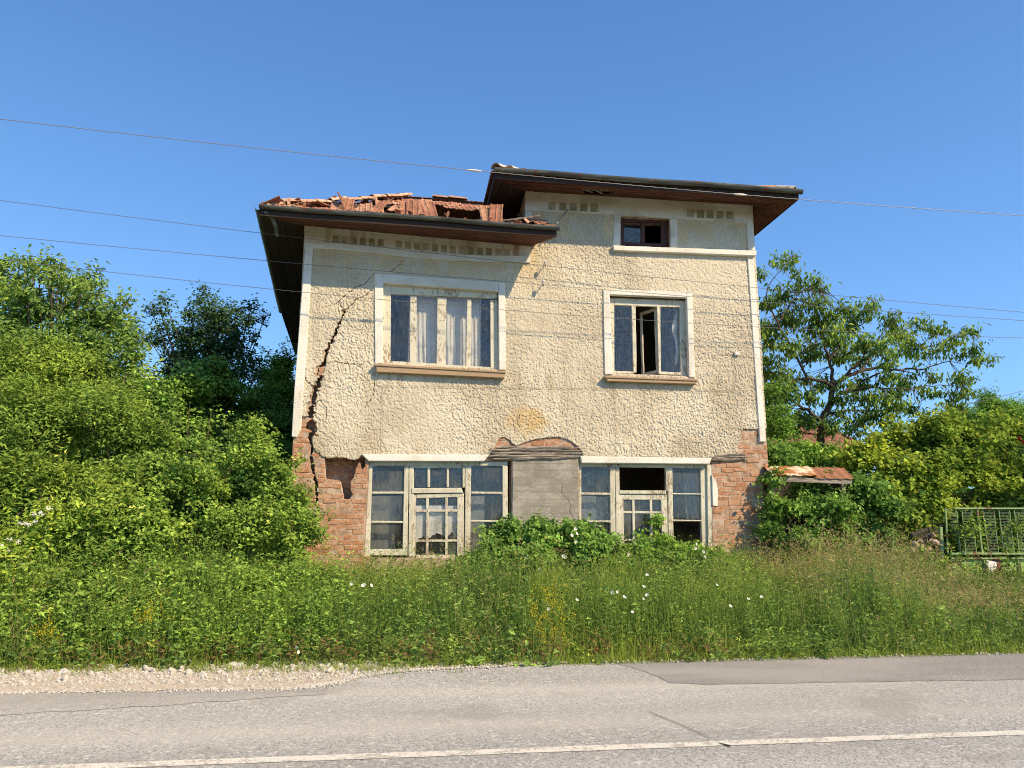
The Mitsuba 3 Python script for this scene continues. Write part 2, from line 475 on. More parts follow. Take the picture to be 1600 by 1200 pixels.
def sheet(P, z, jitter=.03, seed=1):
    poly = sg.Polygon(P).segmentize(.06)
    c = np.array(poly.exterior.coords)[:-1]
    nn = meshkit.fbm(np.column_stack([c * 5, c[:, :1] * 0]), 3, seed) - .5
    n2 = meshkit.fbm(np.column_stack([c * 5 + 40, c[:, :1] * 0]), 3, seed) - .5
    poly = sg.Polygon(c + np.column_stack([nn, n2]) * jitter * 2).buffer(0)
    if poly.geom_type != 'Polygon':
        poly = max(poly.geoms, key=lambda g: g.area)
    v, f = trimesh.creation.triangulate_polygon(poly, engine='earcut')
    return np.column_stack([v, np.full(len(v), z)]), f


put('road_patch', sheet_px([(966, 1037), (1012, 1051), (1046, 1067), (1100, 1070), (1350, 1066), (1600, 1062), (1750, 1058), (1750, 1017), (1600, 1022), (1300, 1026), (1020, 1032)], .004), 'mat_patch', kind='structure', label='darker grey asphalt patch along the right edge of the road', category='road')
put('road_strip', sheet([(-30, -5.5), (-2, -5.5), (1.3, -5.75), (1.35, -5.95), (-.2, -6.3), (-2, -6.5), (-30, -6.6)], .004, .07, 4), 'mat_strip', kind='structure', label='dark asphalt strip below the gravel at the left edge of the road', category='road')
put('road_line', sheet([(-60, -8.10), (0, -8.02), (20, -8.26), (60, -8.6), (60, -8.73), (20, -8.385), (0, -8.15), (-60, -8.23)], .004, .008, 6), 'mat_line', kind='structure', label='worn solid white line painted along the road', category='road marking')
for lab, pts_, w_ in [('dark diagonal crack crossing the white line', [(1015, 1113), (1040, 1124), (1072, 1137), (1105, 1152), (1125, 1163), (1143, 1167)], .034), ('short faint crack beside the white line', [(990, 1122), (1010, 1135), (1022, 1150)], .014), ('short dark crack where the strip meets the pale asphalt', [(508, 1068), (511, 1078), (507, 1086)], .026)]:
    A_ = np.array([atz(a, b)[:2] for a, b in pts_])
    put('road_crack', sheet([tuple(q) for q in A_ + [0, w_ / 2]] + [tuple(q) for q in A_[::-1] - [0, w_ / 2]], .009, .006, 3), 'mat_dark', kind='structure', label=lab, category='crack')
put('gravel_shoulder', sheet([(-30, -5.5), (-2, -5.52), (0, -5.62), (.9, -5.72), (1.35, -5.5), (1.55, -5.15), (2.0, -4.86), (3.2, -4.74), (4.0, -4.70), (4.0, -4.5), (2.2, -4.3), (-2, -4.0), (-30, -4.1)], .008, .09, 9), 'mat_gravel', kind='structure', label='pale gravel shoulder between the weeds and the asphalt at left', category='gravel')

# ------------------------------------------------------------------ the house
H = thing('house', 'abandoned two storey house with cracked beige roughcast facade and collapsed tile roof', 'house')
YP = -.030                                                          # plane of the roughcast's face
WT = xz([(477, 352), (828, 382)])                                   # top of the left wing's wall
ATX = at(821, 301)[0]
AT = xz([(821, 301), (1175, 323)])
open_UL = xz([(598.7, 441.7), (778.7, 455.3), (780, 577), (597.5, 567)])
open_UR = xz([(952.3, 460), (1073, 465.2), (1076.7, 588.4), (955, 584)])
open_AT = xz([(969.7, 338.4), (1047, 342), (1047.5, 387), (969.5, 384)])
open_LL = xz([(576.5, 719), (800, 719), (800, 872), (568, 872)])
open_LR = xz([(905, 721), (1113, 724), (1113.5, 872), (904, 872)])


def ribbon(pts, k=1.0, seed=0, rough=.42):
    """A ragged crack outline from (px, py, width in px)."""
    r = np.random.default_rng(seed)
    p = np.array([(*xz([(a, b)])[0], w * k / 84.0) for a, b, w in pts])
    s = np.concatenate([[0], np.cumsum(np.linalg.norm(np.diff(p[:, :2], axis=0), axis=1))])
    n = max(4, int(s[-1] / .035))
    q = np.stack([np.interp(np.linspace(0, s[-1], n), s, p[:, i]) for i in range(3)], 1)
    q[1:-1, :2] += r.normal(0, .009, (n - 2, 2))
    t = np.gradient(q[:, :2], axis=0); t /= np.linalg.norm(t, axis=1, keepdims=True) + 1e-9
    nr = np.stack([-t[:, 1], t[:, 0]], 1)
    L = q[:, :2] + nr * (q[:, 2:] / 2 * (1 + rough * r.normal(size=(n, 1))) + .004 * r.normal(size=(n, 1)))
    R = q[:, :2] - nr * (q[:, 2:] / 2 * (1 + rough * r.normal(size=(n, 1))) + .004 * r.normal(size=(n, 1)))
    return sg.Polygon(np.vstack([L, R[::-1]])).buffer(0)


CR1 = [(584, 452, 1.2), (568.7, 463.4, 1.4), (556, 469.7, 1.8), (547, 480, 2.4), (539, 485, 4), (536, 491, 3.5), (526.5, 515, 4), (520, 527.5, 4.5), (514, 541, 5), (509, 554, 5.5), (508, 567, 6), (499, 575, 8), (499, 581, 9), (501, 589, 7), (498.7, 596, 7.5), (493, 610, 8.5), (490.6, 620, 9.5), (488, 632, 9.5), (486, 646, 10), (485.6, 660, 10), (488, 669, 14), (486, 680, 9), (486, 690, 7)]
CR2 = [(486, 690, 7), (487, 705, 6), (487, 722, 5), (491, 745, 5), (495, 770, 4.5), (494.5, 783, 3.5), (490, 792, 2)]
CR3 = [(586, 427, 1.2), (570, 444.7, 1.6), (556, 449, 1.5), (537.5, 463.5, 1.4), (524, 476, 1.0)]
CR4 = [(629.7, 408.7, 1.0), (618, 419, 1.4), (610, 425, 1.2)]
CR5 = [(508, 566, 1.5), (530, 566, 1.6), (548, 570, 1.2), (566, 571, .9)]
CR6 = [(585.5, 582, 1.2), (585.5, 600, 1.2), (585, 614, 1.0), (575, 630, 1.0), (570, 638, .9)]
CR7 = [(520, 527, 2), (531, 520, 1.4), (538, 521, 1.0)]
CR8 = [(494, 606, 2.4), (482, 600, 1.6), (476, 588, 1.2), (478, 570, .9)]
CR9 = [(490, 622, 2), (503, 628, 1.4), (512, 640, 1.0), (511, 655, .8)]
CR10 = [(486, 655, 3), (478, 652, 2), (470, 654, 1.6)]
CR11 = [(537, 464, 1.2), (530, 472, 1.2), (537, 486, 1.5)]
chips = [sg.Point(*xz([(px, py)])[0]).buffer(r / 84.0, 5) for px, py, r in [(500, 578, 7), (488, 670, 8), (496, 600, 5), (537, 487, 4), (483, 640, 4), (509, 552, 4.5)]]
crack_front = shapely.union_all([ribbon(c, 1, i) for i, c in enumerate([CR1, CR3, CR4, CR5, CR6, CR7, CR8, CR9, CR10, CR11])] + chips)
crack_deep = shapely.union_all([ribbon(CR1[4:], .95, 11), ribbon(CR2, 1, 12)])
hole = sg.Polygon(xz([(507.5, 714), (570, 714), (571, 728), (566, 734), (561, 722), (556, 733), (553, 746), (548, 752), (548, 765), (552, 772), (545, 781), (537, 780), (534, 765), (530, 752), (513, 752), (507, 745)]))

outline = [(-.0, -.4), (9.0, -.4), (9.0, AT[1][1] + .03), (ATX, AT[0][1] + .03), (ATX, WT[1][1]), (0.0, WT[0][1])]
core = ext([outline], .005, .40)
for o in (open_UL, open_UR, open_AT, open_LL, open_LR):
    core -= ext([o], -.2, .6)
for g in getattr(crack_deep, 'geoms', [crack_deep]):
    core -= ext([list(g.exterior.coords)[:-1]], -.2, .24)
core -= ext([list(hole.exterior.coords)[:-1]], -.2, .378)
for a, b in [((.0, .4, 0), (.38, 10.5, 7.2)), ((8.62, .4, 0), (9.0, 8.5, 8.2)), ((0, 10.1, 0), (9, 10.5, 7.2)), ((ATX, .4, 6.6), (ATX + .2, 8.5, AT[0][1])), ((ATX, 8.3, 6.6), (9, 8.5, 8.2))]:
    core += box(a[0] + .003, b[0] - .003, a[1], b[1], a[2] - .4, b[2] - .02)
put(H + '__wall', core, 'mat_mortar')
rooms = [box(.38, 8.62, .40, 5.5, .3, .62), box(.38, 8.62, .40, 10, 3.05, 3.2), box(.38, 8.62, .40, 10, 6.5, 6.62), box(.38, 8.62, 5.3, 5.5, .62, 3.05), box(.38, 8.62, 4.3, 4.5, 3.2, 6.5), box(4.75, 4.95, .41, 4.3, 3.2, 6.5), box(ATX + .2, 8.62, 3.0, 3.1, 6.62, 8.15)]
put(H + '__interior', join(rooms), 'mat_inner', label='dim inner walls and floors seen through the windows')

# roughcast render: a thick displaced sheet with broken edges, openings and cracks
plast = sg.Polygon(xz([(477, 352), (477, 356), (459, 652), (484, 651), (489, 651), (488, 678), (488.7, 697.5), (496, 706), (505, 713), (512.5, 716), (526, 714), (540, 715), (548, 718), (555, 719), (562, 715), (566, 711), (764, 711.5), (768, 704), (774.5, 696.5), (777, 689), (782, 684), (790, 684), (796, 687), (801, 694), (806, 696), (815, 693), (822, 690), (837, 686), (853, 684), (868, 683), (880, 684), (892, 689), (903, 698), (910, 706), (909, 714), (1112, 715), (1124, 714), (1136, 714.5), (1146, 710), (1153, 706), (1151, 698), (1154, 692), (1157, 682), (1156, 671), (1170, 670), (1186, 671), (1197, 671), (1175, 323), (821, 301), (822, 350), (828, 384)]))
plast = plast.intersection(sg.box(.002, 0, 8.998, 9))
for o in (open_UL, open_UR, open_AT):
    plast = plast.difference(sg.Polygon(o).buffer(.01))
plast = plast.difference(crack_front)
G = .011
nx, nz = int(9.0 / G) + 1, int(5.6 / G) + 1
xs, zs = np.arange(nx) * G, 2.75 + np.arange(nz) * G
X, Z = np.meshgrid(xs, zs, indexing='ij')
w1 = meshkit.noise(np.stack([X * 7, Z * 7, X * 0], -1), 1) - .5
w2 = meshkit.noise(np.stack([X * 7, Z * 7, X * 0 + 9], -1), 2) - .5
q = np.stack([X * 58 + w1 * 4, Z * 42 + w2 * 4, X * 0], -1)
h = meshkit.noise(q, 3) * .65 + meshkit.noise(q * 2.1, 4) * .35
h = np.clip((h - .28) / .38, 0, 1)
h = h * h * (3 - 2 * h)
Y = YP + .010 - h * (.0105 + .0075 * meshkit.noise(np.stack([X * .9, Z * .9, X * 0 + 5], -1), 12)) + (meshkit.fbm(np.stack([X * .8, Z * .8, X * 0], -1), 2, 7) - .5) * .02
cx, cz = (xs[:-1] + G / 2), (zs[:-1] + G / 2)
CX, CZ = np.meshgrid(cx, cz, indexing='ij')
keep = shapely.contains_xy(plast, CX, CZ)
idx = np.arange(nx * nz).reshape(nx, nz)
a, b, c, d = idx[:-1, :-1][keep], idx[1:, :-1][keep], idx[1:, 1:][keep], idx[:-1, 1:][keep]
F = [np.stack([a, b, c], 1), np.stack([a, c, d], 1)]
V = np.stack([X, Y, Z], -1).reshape(-1, 3)
# skirt along every border edge, to the brick plane
kp = np.pad(keep, 1)
n0 = len(V)
VB = V.copy(); VB[:, 1] = .008
sk = []
for di, (i0, i1) in {(-1, 0): ('a', 'd'), (1, 0): ('c', 'b'), (0, -1): ('b', 'a'), (0, 1): ('d', 'c')}.items():
    nb = kp[1 + di[0]:kp.shape[0] - 1 + di[0], 1 + di[1]:kp.shape[1] - 1 + di[1]]
    m = keep & ~nb
    g = {'a': idx[:-1, :-1][m], 'b': idx[1:, :-1][m], 'c': idx[1:, 1:][m], 'd': idx[:-1, 1:][m]}
    e0, e1 = g[i0], g[i1]
    sk += [np.stack([e0, e1, e1 + n0], 1), np.stack([e0, e1 + n0, e0 + n0], 1)]
V, F = np.vstack([V, VB]), np.vstack(F + sk)
used = np.unique(F)
re = np.full(len(V), -1); re[used] = np.arange(len(used))
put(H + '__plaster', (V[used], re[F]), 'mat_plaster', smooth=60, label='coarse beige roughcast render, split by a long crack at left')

# bricks laid bare where the render has fallen
nb = [0]
WINCUT = shapely.union_all([sg.Polygon(open_LL).buffer(.012, join_style=2), sg.Polygon(open_LR).buffer(.012, join_style=2)])


def lay(poly, y, cut=None, seed=0, z0=.3, course=.090, L=.262, joint=.013):
    r = np.random.default_rng(seed)
    poly = poly.buffer(0)
    x0, zmin, x1, zmax = poly.bounds
    k0, k1 = int((zmin - z0) / course) - 1, int((zmax - z0) / course) + 2
    for k in range(k0, k1):
        z = z0 + k * course
        x = -.13 * (k % 2) - .05
        while x < x1:
            l = L if (k % 3 or r.random() < .4) else .128
            l *= r.uniform(.93, 1.05)
            b = sg.box(x + joint / 2, z + joint / 2, x + l - joint / 2, z + course - joint / 2)
            x += l
            b = b.intersection(sg.box(.006, -1, 8.994, 9))
            b = b.difference(WINCUT)
            if b.is_empty or b.intersection(poly).area < .3 * b.area:
                continue
            if b.geom_type != 'Polygon':
                b = max(b.geoms, key=lambda g: g.area)
            if cut is not None:
                b = b.difference(cut)
                if b.geom_type != 'Polygon':
                    b = max(b.geoms, key=lambda g: g.area) if len(getattr(b, 'geoms', [])) else b
            if b.is_empty or b.area < .002 or r.random() < .04:
                continue
            h = b.convex_hull
            if cut is not None and h.intersection(cut).area > .25 * h.area:
                h = b.minimum_rotated_rectangle.intersection(b.buffer(.004)).convex_hull
            bx0, bz0, bx1, bz1 = h.bounds
            pts = np.array(h.exterior.coords)[:-1] + r.normal(0, .0072, (len(h.exterior.coords) - 1, 2))
            yf = min(y + r.normal(0, .005), y + .005) - (.0 if r.random() > .06 else -.03)
            nb[0] += 1
            put(H + '__wall__brick', slab(pts, yf, y + .05, .007), BRICKS[int(r.integers(4))])


left_area = sg.Polygon(xz([(457, 648), (489, 648), (489, 697), (505, 716), (548, 721), (566, 716), (577, 722), (570, 868), (567, 905), (452, 905)]))
right_area = sg.Polygon(xz([(1150, 667), (1199, 667), (1200, 905), (1114, 905), (1113, 712), (1150, 709)]))
mid_area = sg.Polygon(xz([(772, 680), (908, 680), (908, 703), (772, 703)]))
left_area = left_area.difference(sg.Polygon(open_LL).buffer(.005))
lay(left_area, .0, shapely.union_all([crack_deep, hole]), 1)
lay(hole.buffer(-.01), .366, crack_deep, 2)
lay(right_area, .0, None, 3)
lay(mid_area, .0, None, 4)
for (px, py, w, hh, y, s) in [(502, 578, 9, 7, -.02, 5), (500, 584, 8, 5, -.015, 6), (484, 577, 5, 6, -.01, 7)]:   # broken bits wedged in the crack
    r = np.random.default_rng(s)
    p = xz([(px - w / 2, py - hh / 2), (px + w / 2, py - hh / 2 - 2), (px + w / 2 + 1, py + hh / 2), (px - w / 2 + 1, py + hh / 2 + 1)])
    put(H + '__wall__brick', slab(p, y, .06, .01), BRICKS[3])

# white trim: corner strips, friezes, string course, lintels, window surrounds
put(H + '__corner_strip', join([pslab([(477, 386), (489, 388), (473.5, 612), (469, 660), (470, 671), (463, 683), (455.5, 682), (459.5, 612)], -.052, .01, .008)]), 'mat_trim', label='white corner strip at the left edge of the facade, broken off at its lower end')
put(H + '__corner_strip', join([pslab([(1168, 399), (1177.5, 400), (1197, 690), (1187.5, 690)], -.052, .01, .008)]), 'mat_trim', label='white corner strip at the right edge of the facade')


def curve_band(top, bot, yf, yb, n=14):
    """A band between two pixel polylines, as a row of butted blocks."""
    out = []
    t = np.array(top, float); b = np.array(bot, float)
    xsx = np.linspace(t[0, 0], t[-1, 0], n + 1)
    for i in range(n):
        q_ = [(xsx[i], np.interp(xsx[i], t[:, 0], t[:, 1])), (xsx[i + 1], np.interp(xsx[i + 1], t[:, 0], t[:, 1])), (xsx[i + 1], np.interp(xsx[i + 1], b[:, 0], b[:, 1])), (xsx[i], np.interp(xsx[i], b[:, 0], b[:, 1]))]
        out.append(ext([xz(q_, yf)], yf, yb))
    m = out[0]
    for o in out[1:]:
        m += o
    return m


FT = [(475.5, 345), (587, 356), (700, 366), (829, 377)]
FB = [(475.5, 378), (530, 380), (600, 387), (660, 394.5), (740, 399), (829, 400)]
FB2 = [(475.5, 388), (530, 389.5), (600, 397), (660, 404), (740, 408.5), (829, 410)]
fr = put(H + '__frieze', curve_band(FT, FB, -.044, .011), 'mat_frieze', label='stained white plaster frieze under the sagging left eaves')
put(fr + '__moulding', curve_band(FB, FB2, -.066, .011), 'mat_trim')
for k in range(20):
    u = k / 19
    px = 520 + u * 268
    yt = np.interp(px, [520, 600, 700, 790], [368, 374, 384, 389])
    if px > 822 or k in (6,):
        continue
    put(fr + '__ornament', pslab([(px, yt), (px + 9, yt + .7), (px + 9, yt + 11.5), (px, yt + 11)], -.058, -.04, .006), 'mat_ornament')
fr = put(H + '__frieze', join([curve_band([(821, 297), (1176, 319)], [(821, 329), (960, 335), (1047, 341), (1176, 349)], -.044, .011, 4),
                               pslab([(821, 329.3), (831, 330), (832, 352), (822, 350)], -.044, .011, .003), pslab([(959, 335), (970, 335.6), (969.5, 384), (958.5, 383)], -.046, .011, .003),
                               pslab([(1047.5, 341), (1058.5, 342), (1058.5, 387), (1048, 386.6)], -.046, .011, .003), pslab([(1166.5, 348), (1176.5, 349), (1179.5, 391), (1169, 390)], -.046, .011, .003)]), 'mat_frieze', label='white plaster frieze and posts framing the attic window')
for i in range(5):
    px = 857.5 + i * 16.4
    put(fr + '__ornament', pslab([(px, 315.5 + i * .8), (px + 11, 316 + i * .8), (px + 11, 328 + i * .8), (px, 327.5 + i * .8)], -.056, -.04, .006), 'mat_ornament')
    px = 1074 + i * 15.3
    put(fr + '__ornament', pslab([(px, 327 + i * .8), (px + 11, 327.5 + i * .8), (px + 11, 339.5 + i * .8), (px, 339 + i * .8)], -.056, -.04, .006), 'mat_ornament')
put(H + '__string_course', join([pslab([(958, 383.3), (1182.5, 391.5), (1181.5, 399.5), (959, 391)], -.115, .01, .01)]), 'mat_trim', label='white string course below the attic window')
put(H + '__lintel', pslab([(564.5, 709.8), (764.5, 710.8), (756, 721), (576, 720.6)], -.062, .02, .012), 'mat_trim', label='white lintel over the left shop window')
put(H + '__lintel', pslab([(907, 713), (1112.6, 715.4), (1108.6, 725.2), (908.7, 723.6)], -.062, .02, .012), 'mat_trim', label='white lintel over the right shop window')
put(H + '__plaster_scrap', join([pslab([(1112.5, 742), (1119, 752), (1122, 768), (1121.5, 791), (1114, 790)], -.02, .012, .004)]), 'mat_trim', label='last scrap of white plaster beside the right shop window')

# concrete infill and the rotten timber above it
put(H + '__concrete_infill', pslab([(801, 716), (904, 716.5), (905, 900), (799, 900)], -.012, .39, .012), 'mat_concrete', label='grey board-marked concrete block filling the wall between the shop windows')
r_ = np.random.default_rng(8)
for i, (p0, p1) in enumerate([((764, 702), (908, 704)), ((762, 707), (910, 708)), ((757, 713), (911, 712.5)), ((770, 717), (904, 715)), ((775, 699.5), (905, 700)), ((1113, 713), (1167, 709)), ((1113, 716), (1168, 714)), ((1112, 719), (1160, 717)), ((1140, 709.5), (1168, 719.5))]):
    A, B = at(*p0, -.03), at(*p1, -.03)
    A[1] += r_.uniform(-.015, .02); B[1] += r_.uniform(-.015, .02)
    n = 7
    pts = np.linspace(A, B, n); pts[1:-1] += r_.normal(0, .008, (n - 2, 3))
    put(H + '__timber', tube(pts, np.r_[.012, np.full(n - 2, .026 + r_.uniform(-.004, .006)), .01], 6), 'mat_greywood')


# ------------------------------------------------------------------ windows
def win(name_label, opening, yb=.16):
    return H + '__window' if (H + '__window') not in labels and (H + '__window') not in scene else free(H + '__window')


def px_rect(x0, y0, x1, y1, skew=0.0):
    return [(x0, y0), (x1, y0 + skew * (x1 - x0)), (x1, y1 + skew * (x1 - x0)), (x0, y1)]


def members(lst, yf, yb, bev=.006):
    return [pslab(q_, yf, yb, bev) for q_ in lst]


def pane(w, q_, y, tilt=0.0):
    P = [at(a, b, y) for a, b in q_]
    for i in (2, 3):
        P[i] = P[i] + np.array([0, tilt, 0])
    put(w + '__pane', (np.array(P), np.array([[0, 1, 2], [0, 2, 3]])), 'mat_glass')


# upper left window
w = put(H + '__window', join(members([[(598.5, 441), (611, 443), (610, 568.6), (597, 567)], [(611.3, 443), (777, 456), (777, 466.5), (611, 459.3)],
                                       [(641, 461.5), (651, 462), (650, 566.5), (640.2, 566)], [(683.5, 464), (697.5, 465), (696, 573), (682, 572)], [(730, 467), (736.5, 467.3), (735.5, 573), (728, 572)],
                                       [(766, 468), (777.5, 468.6), (778.5, 577.5), (766.6, 576)], [(610, 564), (682, 568), (682, 572), (610, 568.5)], [(697, 570), (766, 573.5), (766, 577), (696, 573.5)]], .045, .11)),
        'mat_paint', label='four-light upper window with flaking cream paint and a lace curtain behind')
put(w + '__surround', join([pslab([(585, 427), (599, 428), (597.5, 567.5), (585.8, 568.5)], -.058, .04, .008), pslab([(778.7, 441), (789, 441.2), (790.3, 578.5), (780, 577.5)], -.058, .04, .008), pslab([(599.3, 427.6), (778.5, 440.5), (778.5, 455.3), (599, 441.7)], -.060, .04, .008)]), 'mat_trim')
put(w + '__sill', join([pslab([(584.7, 567.7), (790.5, 579.7), (790, 583), (585.5, 571.5)], -.165, .06, .006), pslab([(587.5, 571.2), (789.3, 582.8), (788.3, 590.5), (588.5, 581)], -.145, .02, .006)]), 'mat_sill', label='brown painted window sill')
for q_, t in [([(611, 459), (641, 461.5), (640, 566), (610, 564)], .004), ([(651, 462), (683.5, 464), (682, 568), (650, 566)], -.003), ([(697.5, 465), (730, 467), (728.5, 571), (696.5, 570)], .002), ([(736.5, 467), (766, 468), (766, 573.5), (735.5, 571.5)], -.002)]:
    pane(w, q_, .075, t)

# upper right window with one casement swung in
w = put(H + '__window', join(members([[(952.5, 465), (959.7, 466), (960, 583.5), (956, 583.5)], [(960, 465.3), (1062, 469.5), (1062, 480.3), (960, 476.8)], [(986.7, 477.5), (993.3, 477.7), (995, 582), (990, 582)],
                                       [(1026.5, 478.8), (1031.7, 479), (1033, 584), (1029.5, 584)], [(1062, 469.5), (1075, 470), (1078, 588), (1064, 587)], [(959.5, 579.3), (990, 580.3), (990, 584), (959.5, 583)], [(1032, 580.5), (1064, 581.8), (1064, 585.8), (1032, 584.5)]], .07, .13) +
                              [pslab([(956, 583.2), (1078, 587.6), (1078, 591), (956, 587)], .03, .13, .004)]), 'mat_paint', label='three-light upper window, its middle casement open inwards')
put(w + '__surround', join([pslab([(942.5, 452), (952.7, 452.5), (957, 584.5), (945, 584.8)], -.058, .04, .008), pslab([(1073, 456), (1081.7, 456), (1086.3, 590), (1077, 589)], -.058, .04, .008), pslab([(952.9, 452.2), (1072.8, 455.6), (1072.8, 465), (953, 460)], -.060, .04, .008)]), 'mat_trim')
put(w + '__sill', join([pslab([(944.8, 587), (1089.7, 592.3), (1089.5, 595.3), (945.5, 590.2)], -.165, .06, .006), pslab([(947.5, 590), (1089, 595.2), (1088, 600), (949.5, 595.4)], -.145, .02, .006)]), 'mat_sill', label='brown painted window sill')
pane(w, [(959.7, 477), (986.7, 478), (990, 580), (960, 579)], .10, .003)
pane(w, [(1031.7, 479.3), (1062, 480.5), (1064, 582), (1033, 580.8)], .10, -.003)
hx0, hz0, hz1 = at(1027, 480, .13)[0], at(1027, 582, .13)[2], at(1027, 480, .13)[2]
ang = math.radians(62)


def swung(u0, u1, z0, z1, t=.035):
    m = box(-u1, -u0, -t / 2, t / 2, z0, z1, .004)
    ca, sa = math.cos(-ang), math.sin(-ang)
    return m.transform(np.array([[ca, -sa, 0, hx0 - .01], [sa, ca, 0, .16], [0, 0, 1, 0.0]]))


ca = put(w + '__casement', join([swung(.0, .055, hz0, hz1), swung(.40, .455, hz0, hz1), swung(.056, .399, hz1 - .06, hz1), swung(.056, .399, hz0, hz0 + .06)]), 'mat_paint', label='casement swung open into the room')

# attic window
w = put(H + '__window', join(members([[(970, 338.6), (975, 339), (975, 384), (969.7, 384)], [(975.2, 339), (1046.5, 342.3), (1046.5, 348), (975, 346.5)], [(975, 378), (1033, 380.5), (1033, 386.3), (975, 384)],
                                       [(1001.5, 347.3), (1008, 347.6), (1008, 379.5), (1001.5, 379)], [(1033, 347.6), (1046.5, 348.2), (1047, 387), (1033, 386.5)]], .10, .15, .004)), 'mat_brown_paint', label='small attic window in dark brown frame, right half without glass')
pane(w, [(975, 346.5), (1001.5, 347.3), (1001.5, 379), (975, 378)], .125, .002)

# left shop window
w = put(H + '__window', join(members([[(577, 722), (582, 722), (577.5, 872), (568.5, 872)], [(582.3, 721), (793, 721), (793, 728), (582, 727.6)],
                                       [(631.5, 728), (638.6, 728), (636.5, 868), (628.5, 868)], [(639.2, 727.8), (646.8, 727.8), (647, 870), (638, 870)], [(727, 727.8), (736.3, 728), (734.5, 870), (725.8, 870)],
                                       [(785, 728), (793.3, 728), (794, 872), (785, 872)], [(582, 768.2), (631.3, 768.2), (630.5, 771.7), (580.5, 771.7)], [(579, 813.8), (629.5, 814.2), (629.2, 817.6), (578.7, 817.3)], [(577, 858), (628.5, 858.5), (628.5, 868), (577, 868)],
                                       [(736.3, 768.2), (785, 768.6), (785, 772), (736, 771.6)], [(735.5, 812.3), (785, 813), (785, 816.2), (735.3, 815.6)], [(734.7, 858), (785, 858), (785, 870), (734.7, 870)],
                                       [(722.6, 728), (726.7, 728), (726, 762), (722.6, 762)]], .06, .14, .008)),
        'mat_paint', label='left shop window, many small panes in peeling cream timber')
put(w + '__transom', join(members([[(647, 728), (722.4, 728), (722.4, 731), (647, 731)], [(668, 731.2), (672, 731.2), (672, 761), (668, 761)], [(698, 731.2), (701.4, 731.2), (701.4, 761), (698, 761)]], .075, .12, .004) + [pslab([(643, 762.5), (721, 762.3), (724, 770), (643, 771)], .045, .13, .006)]), 'mat_paint', label='three-light transom above the casement')
cs = put(w + '__casement', join(members([[(644, 771.8), (650.2, 774), (649, 870), (643.5, 870)], [(650.5, 772.5), (725, 770.5), (725, 776.3), (650.5, 778.8)], [(714.6, 777), (725, 776.6), (725, 870), (714, 870)],
                                          [(665.6, 778.5), (670.3, 778.3), (669.3, 867), (665, 867)], [(695.7, 777.7), (699.7, 777.5), (699.3, 867), (695.5, 867)], [(650, 867), (714, 867), (714, 872), (650, 872)]], .07, .12, .005) +
                                 members([[(650.3, 796.2), (714.5, 795.6), (714.5, 799.6), (650.3, 800)], [(650, 843.2), (714.4, 843), (714.4, 846.6), (650, 847)]], .078, .115, .004)), 'mat_paint', label='nine-light casement with a torn sheet behind its panes')
pane(cs, [(650, 777), (715, 777), (714, 868), (649, 868)], .098, .004)
pane(w, [(647, 728), (722, 728), (722, 762), (647, 762)], .10)
pane(w, [(582, 727), (631.5, 727), (630, 769), (580.5, 769)], .10, .003)
pane(w, [(580, 771), (630.5, 771), (629, 814.5), (578.7, 814.5)], .10, -.002)
pane(w, [(578.5, 817), (629, 817), (628, 860), (577, 860)], .10, .003)
pane(w, [(736, 728), (785, 728), (785, 769), (736, 769)], .10, -.003)
pane(w, [(736, 771.5), (785, 771.5), (785, 813), (735, 813)], .10, .002)
pane(w, [(735.5, 816), (785, 816), (785, 860), (735, 860)], .10, -.002)

# right shop window
w = put(H + '__window', join(members([[(904.6, 726), (908.3, 726), (908.5, 872), (904.3, 872)], [(904.6, 721.5), (1110, 724.5), (1110, 731.8), (904.6, 729)], [(952.6, 730), (960.8, 730), (962, 872), (954.5, 872)], [(961.2, 729.6), (967.6, 729.8), (970.5, 872), (963, 872)],
                                       [(1040.3, 731), (1043.3, 731), (1044, 767), (1041, 767)], [(1043.5, 731), (1050.8, 731.3), (1053, 872), (1045, 872)], [(1094, 732), (1104.3, 732), (1107, 872), (1097, 872)],
                                       [(908.4, 769.5), (953, 770), (953.2, 773.6), (908.4, 773.3)], [(908.4, 813), (953.8, 813.4), (953.8, 816.5), (908.4, 816)], [(1051.2, 770.2), (1095, 771), (1095, 773), (1051.2, 772.6)], [(1052, 812), (1096, 812.6), (1096, 814.8), (1052, 814.8)]], .06, .14, .008)),
        'mat_paint', label='right shop window in cream timber, its transom and lowest right pane empty')
put(w + '__reveal', pslab([(1104.8, 726), (1113.2, 726), (1114.5, 880), (1107, 880)], .015, .14, .005), 'mat_paint', label='wide grey-green jamb board at the right side of the window')
put(w + '__rail', pslab([(967.8, 766), (1041, 766.5), (1041, 772), (967.8, 771.6)], .045, .13, .006), 'mat_paint')
cs = put(w + '__casement', join(members([[(967.5, 773), (973.7, 775.5), (976, 872), (970.5, 872)], [(968.5, 772.2), (1042, 772.6), (1042, 781), (973.6, 780.8)], [(1033, 781.2), (1042.5, 781), (1044, 872), (1035, 872)],
                                          [(987.5, 781), (991.5, 781), (993, 866), (989.5, 866)], [(1015, 781.2), (1019, 781.2), (1020, 866), (1016.5, 866)], [(975, 865), (1036, 865), (1036, 872), (975, 872)]], .07, .12, .005) +
                                 members([[(973.7, 798.5), (1033, 799), (1033, 802.3), (973.7, 802)], [(974.5, 842.4), (1034, 842.8), (1034, 845.4), (974.5, 845)]], .078, .115, .004)), 'mat_paint', label='pale nine-light casement with vines grown against it')
pane(cs, [(973, 780), (1033.5, 780), (1035, 866), (975, 866)], .098, .003)
pane(w, [(908, 729), (952.6, 729.5), (953, 770.5), (908.3, 770)], .10, .003)
pane(w, [(908.3, 773), (953, 773.4), (953.8, 814), (908.4, 813.5)], .10, -.003)
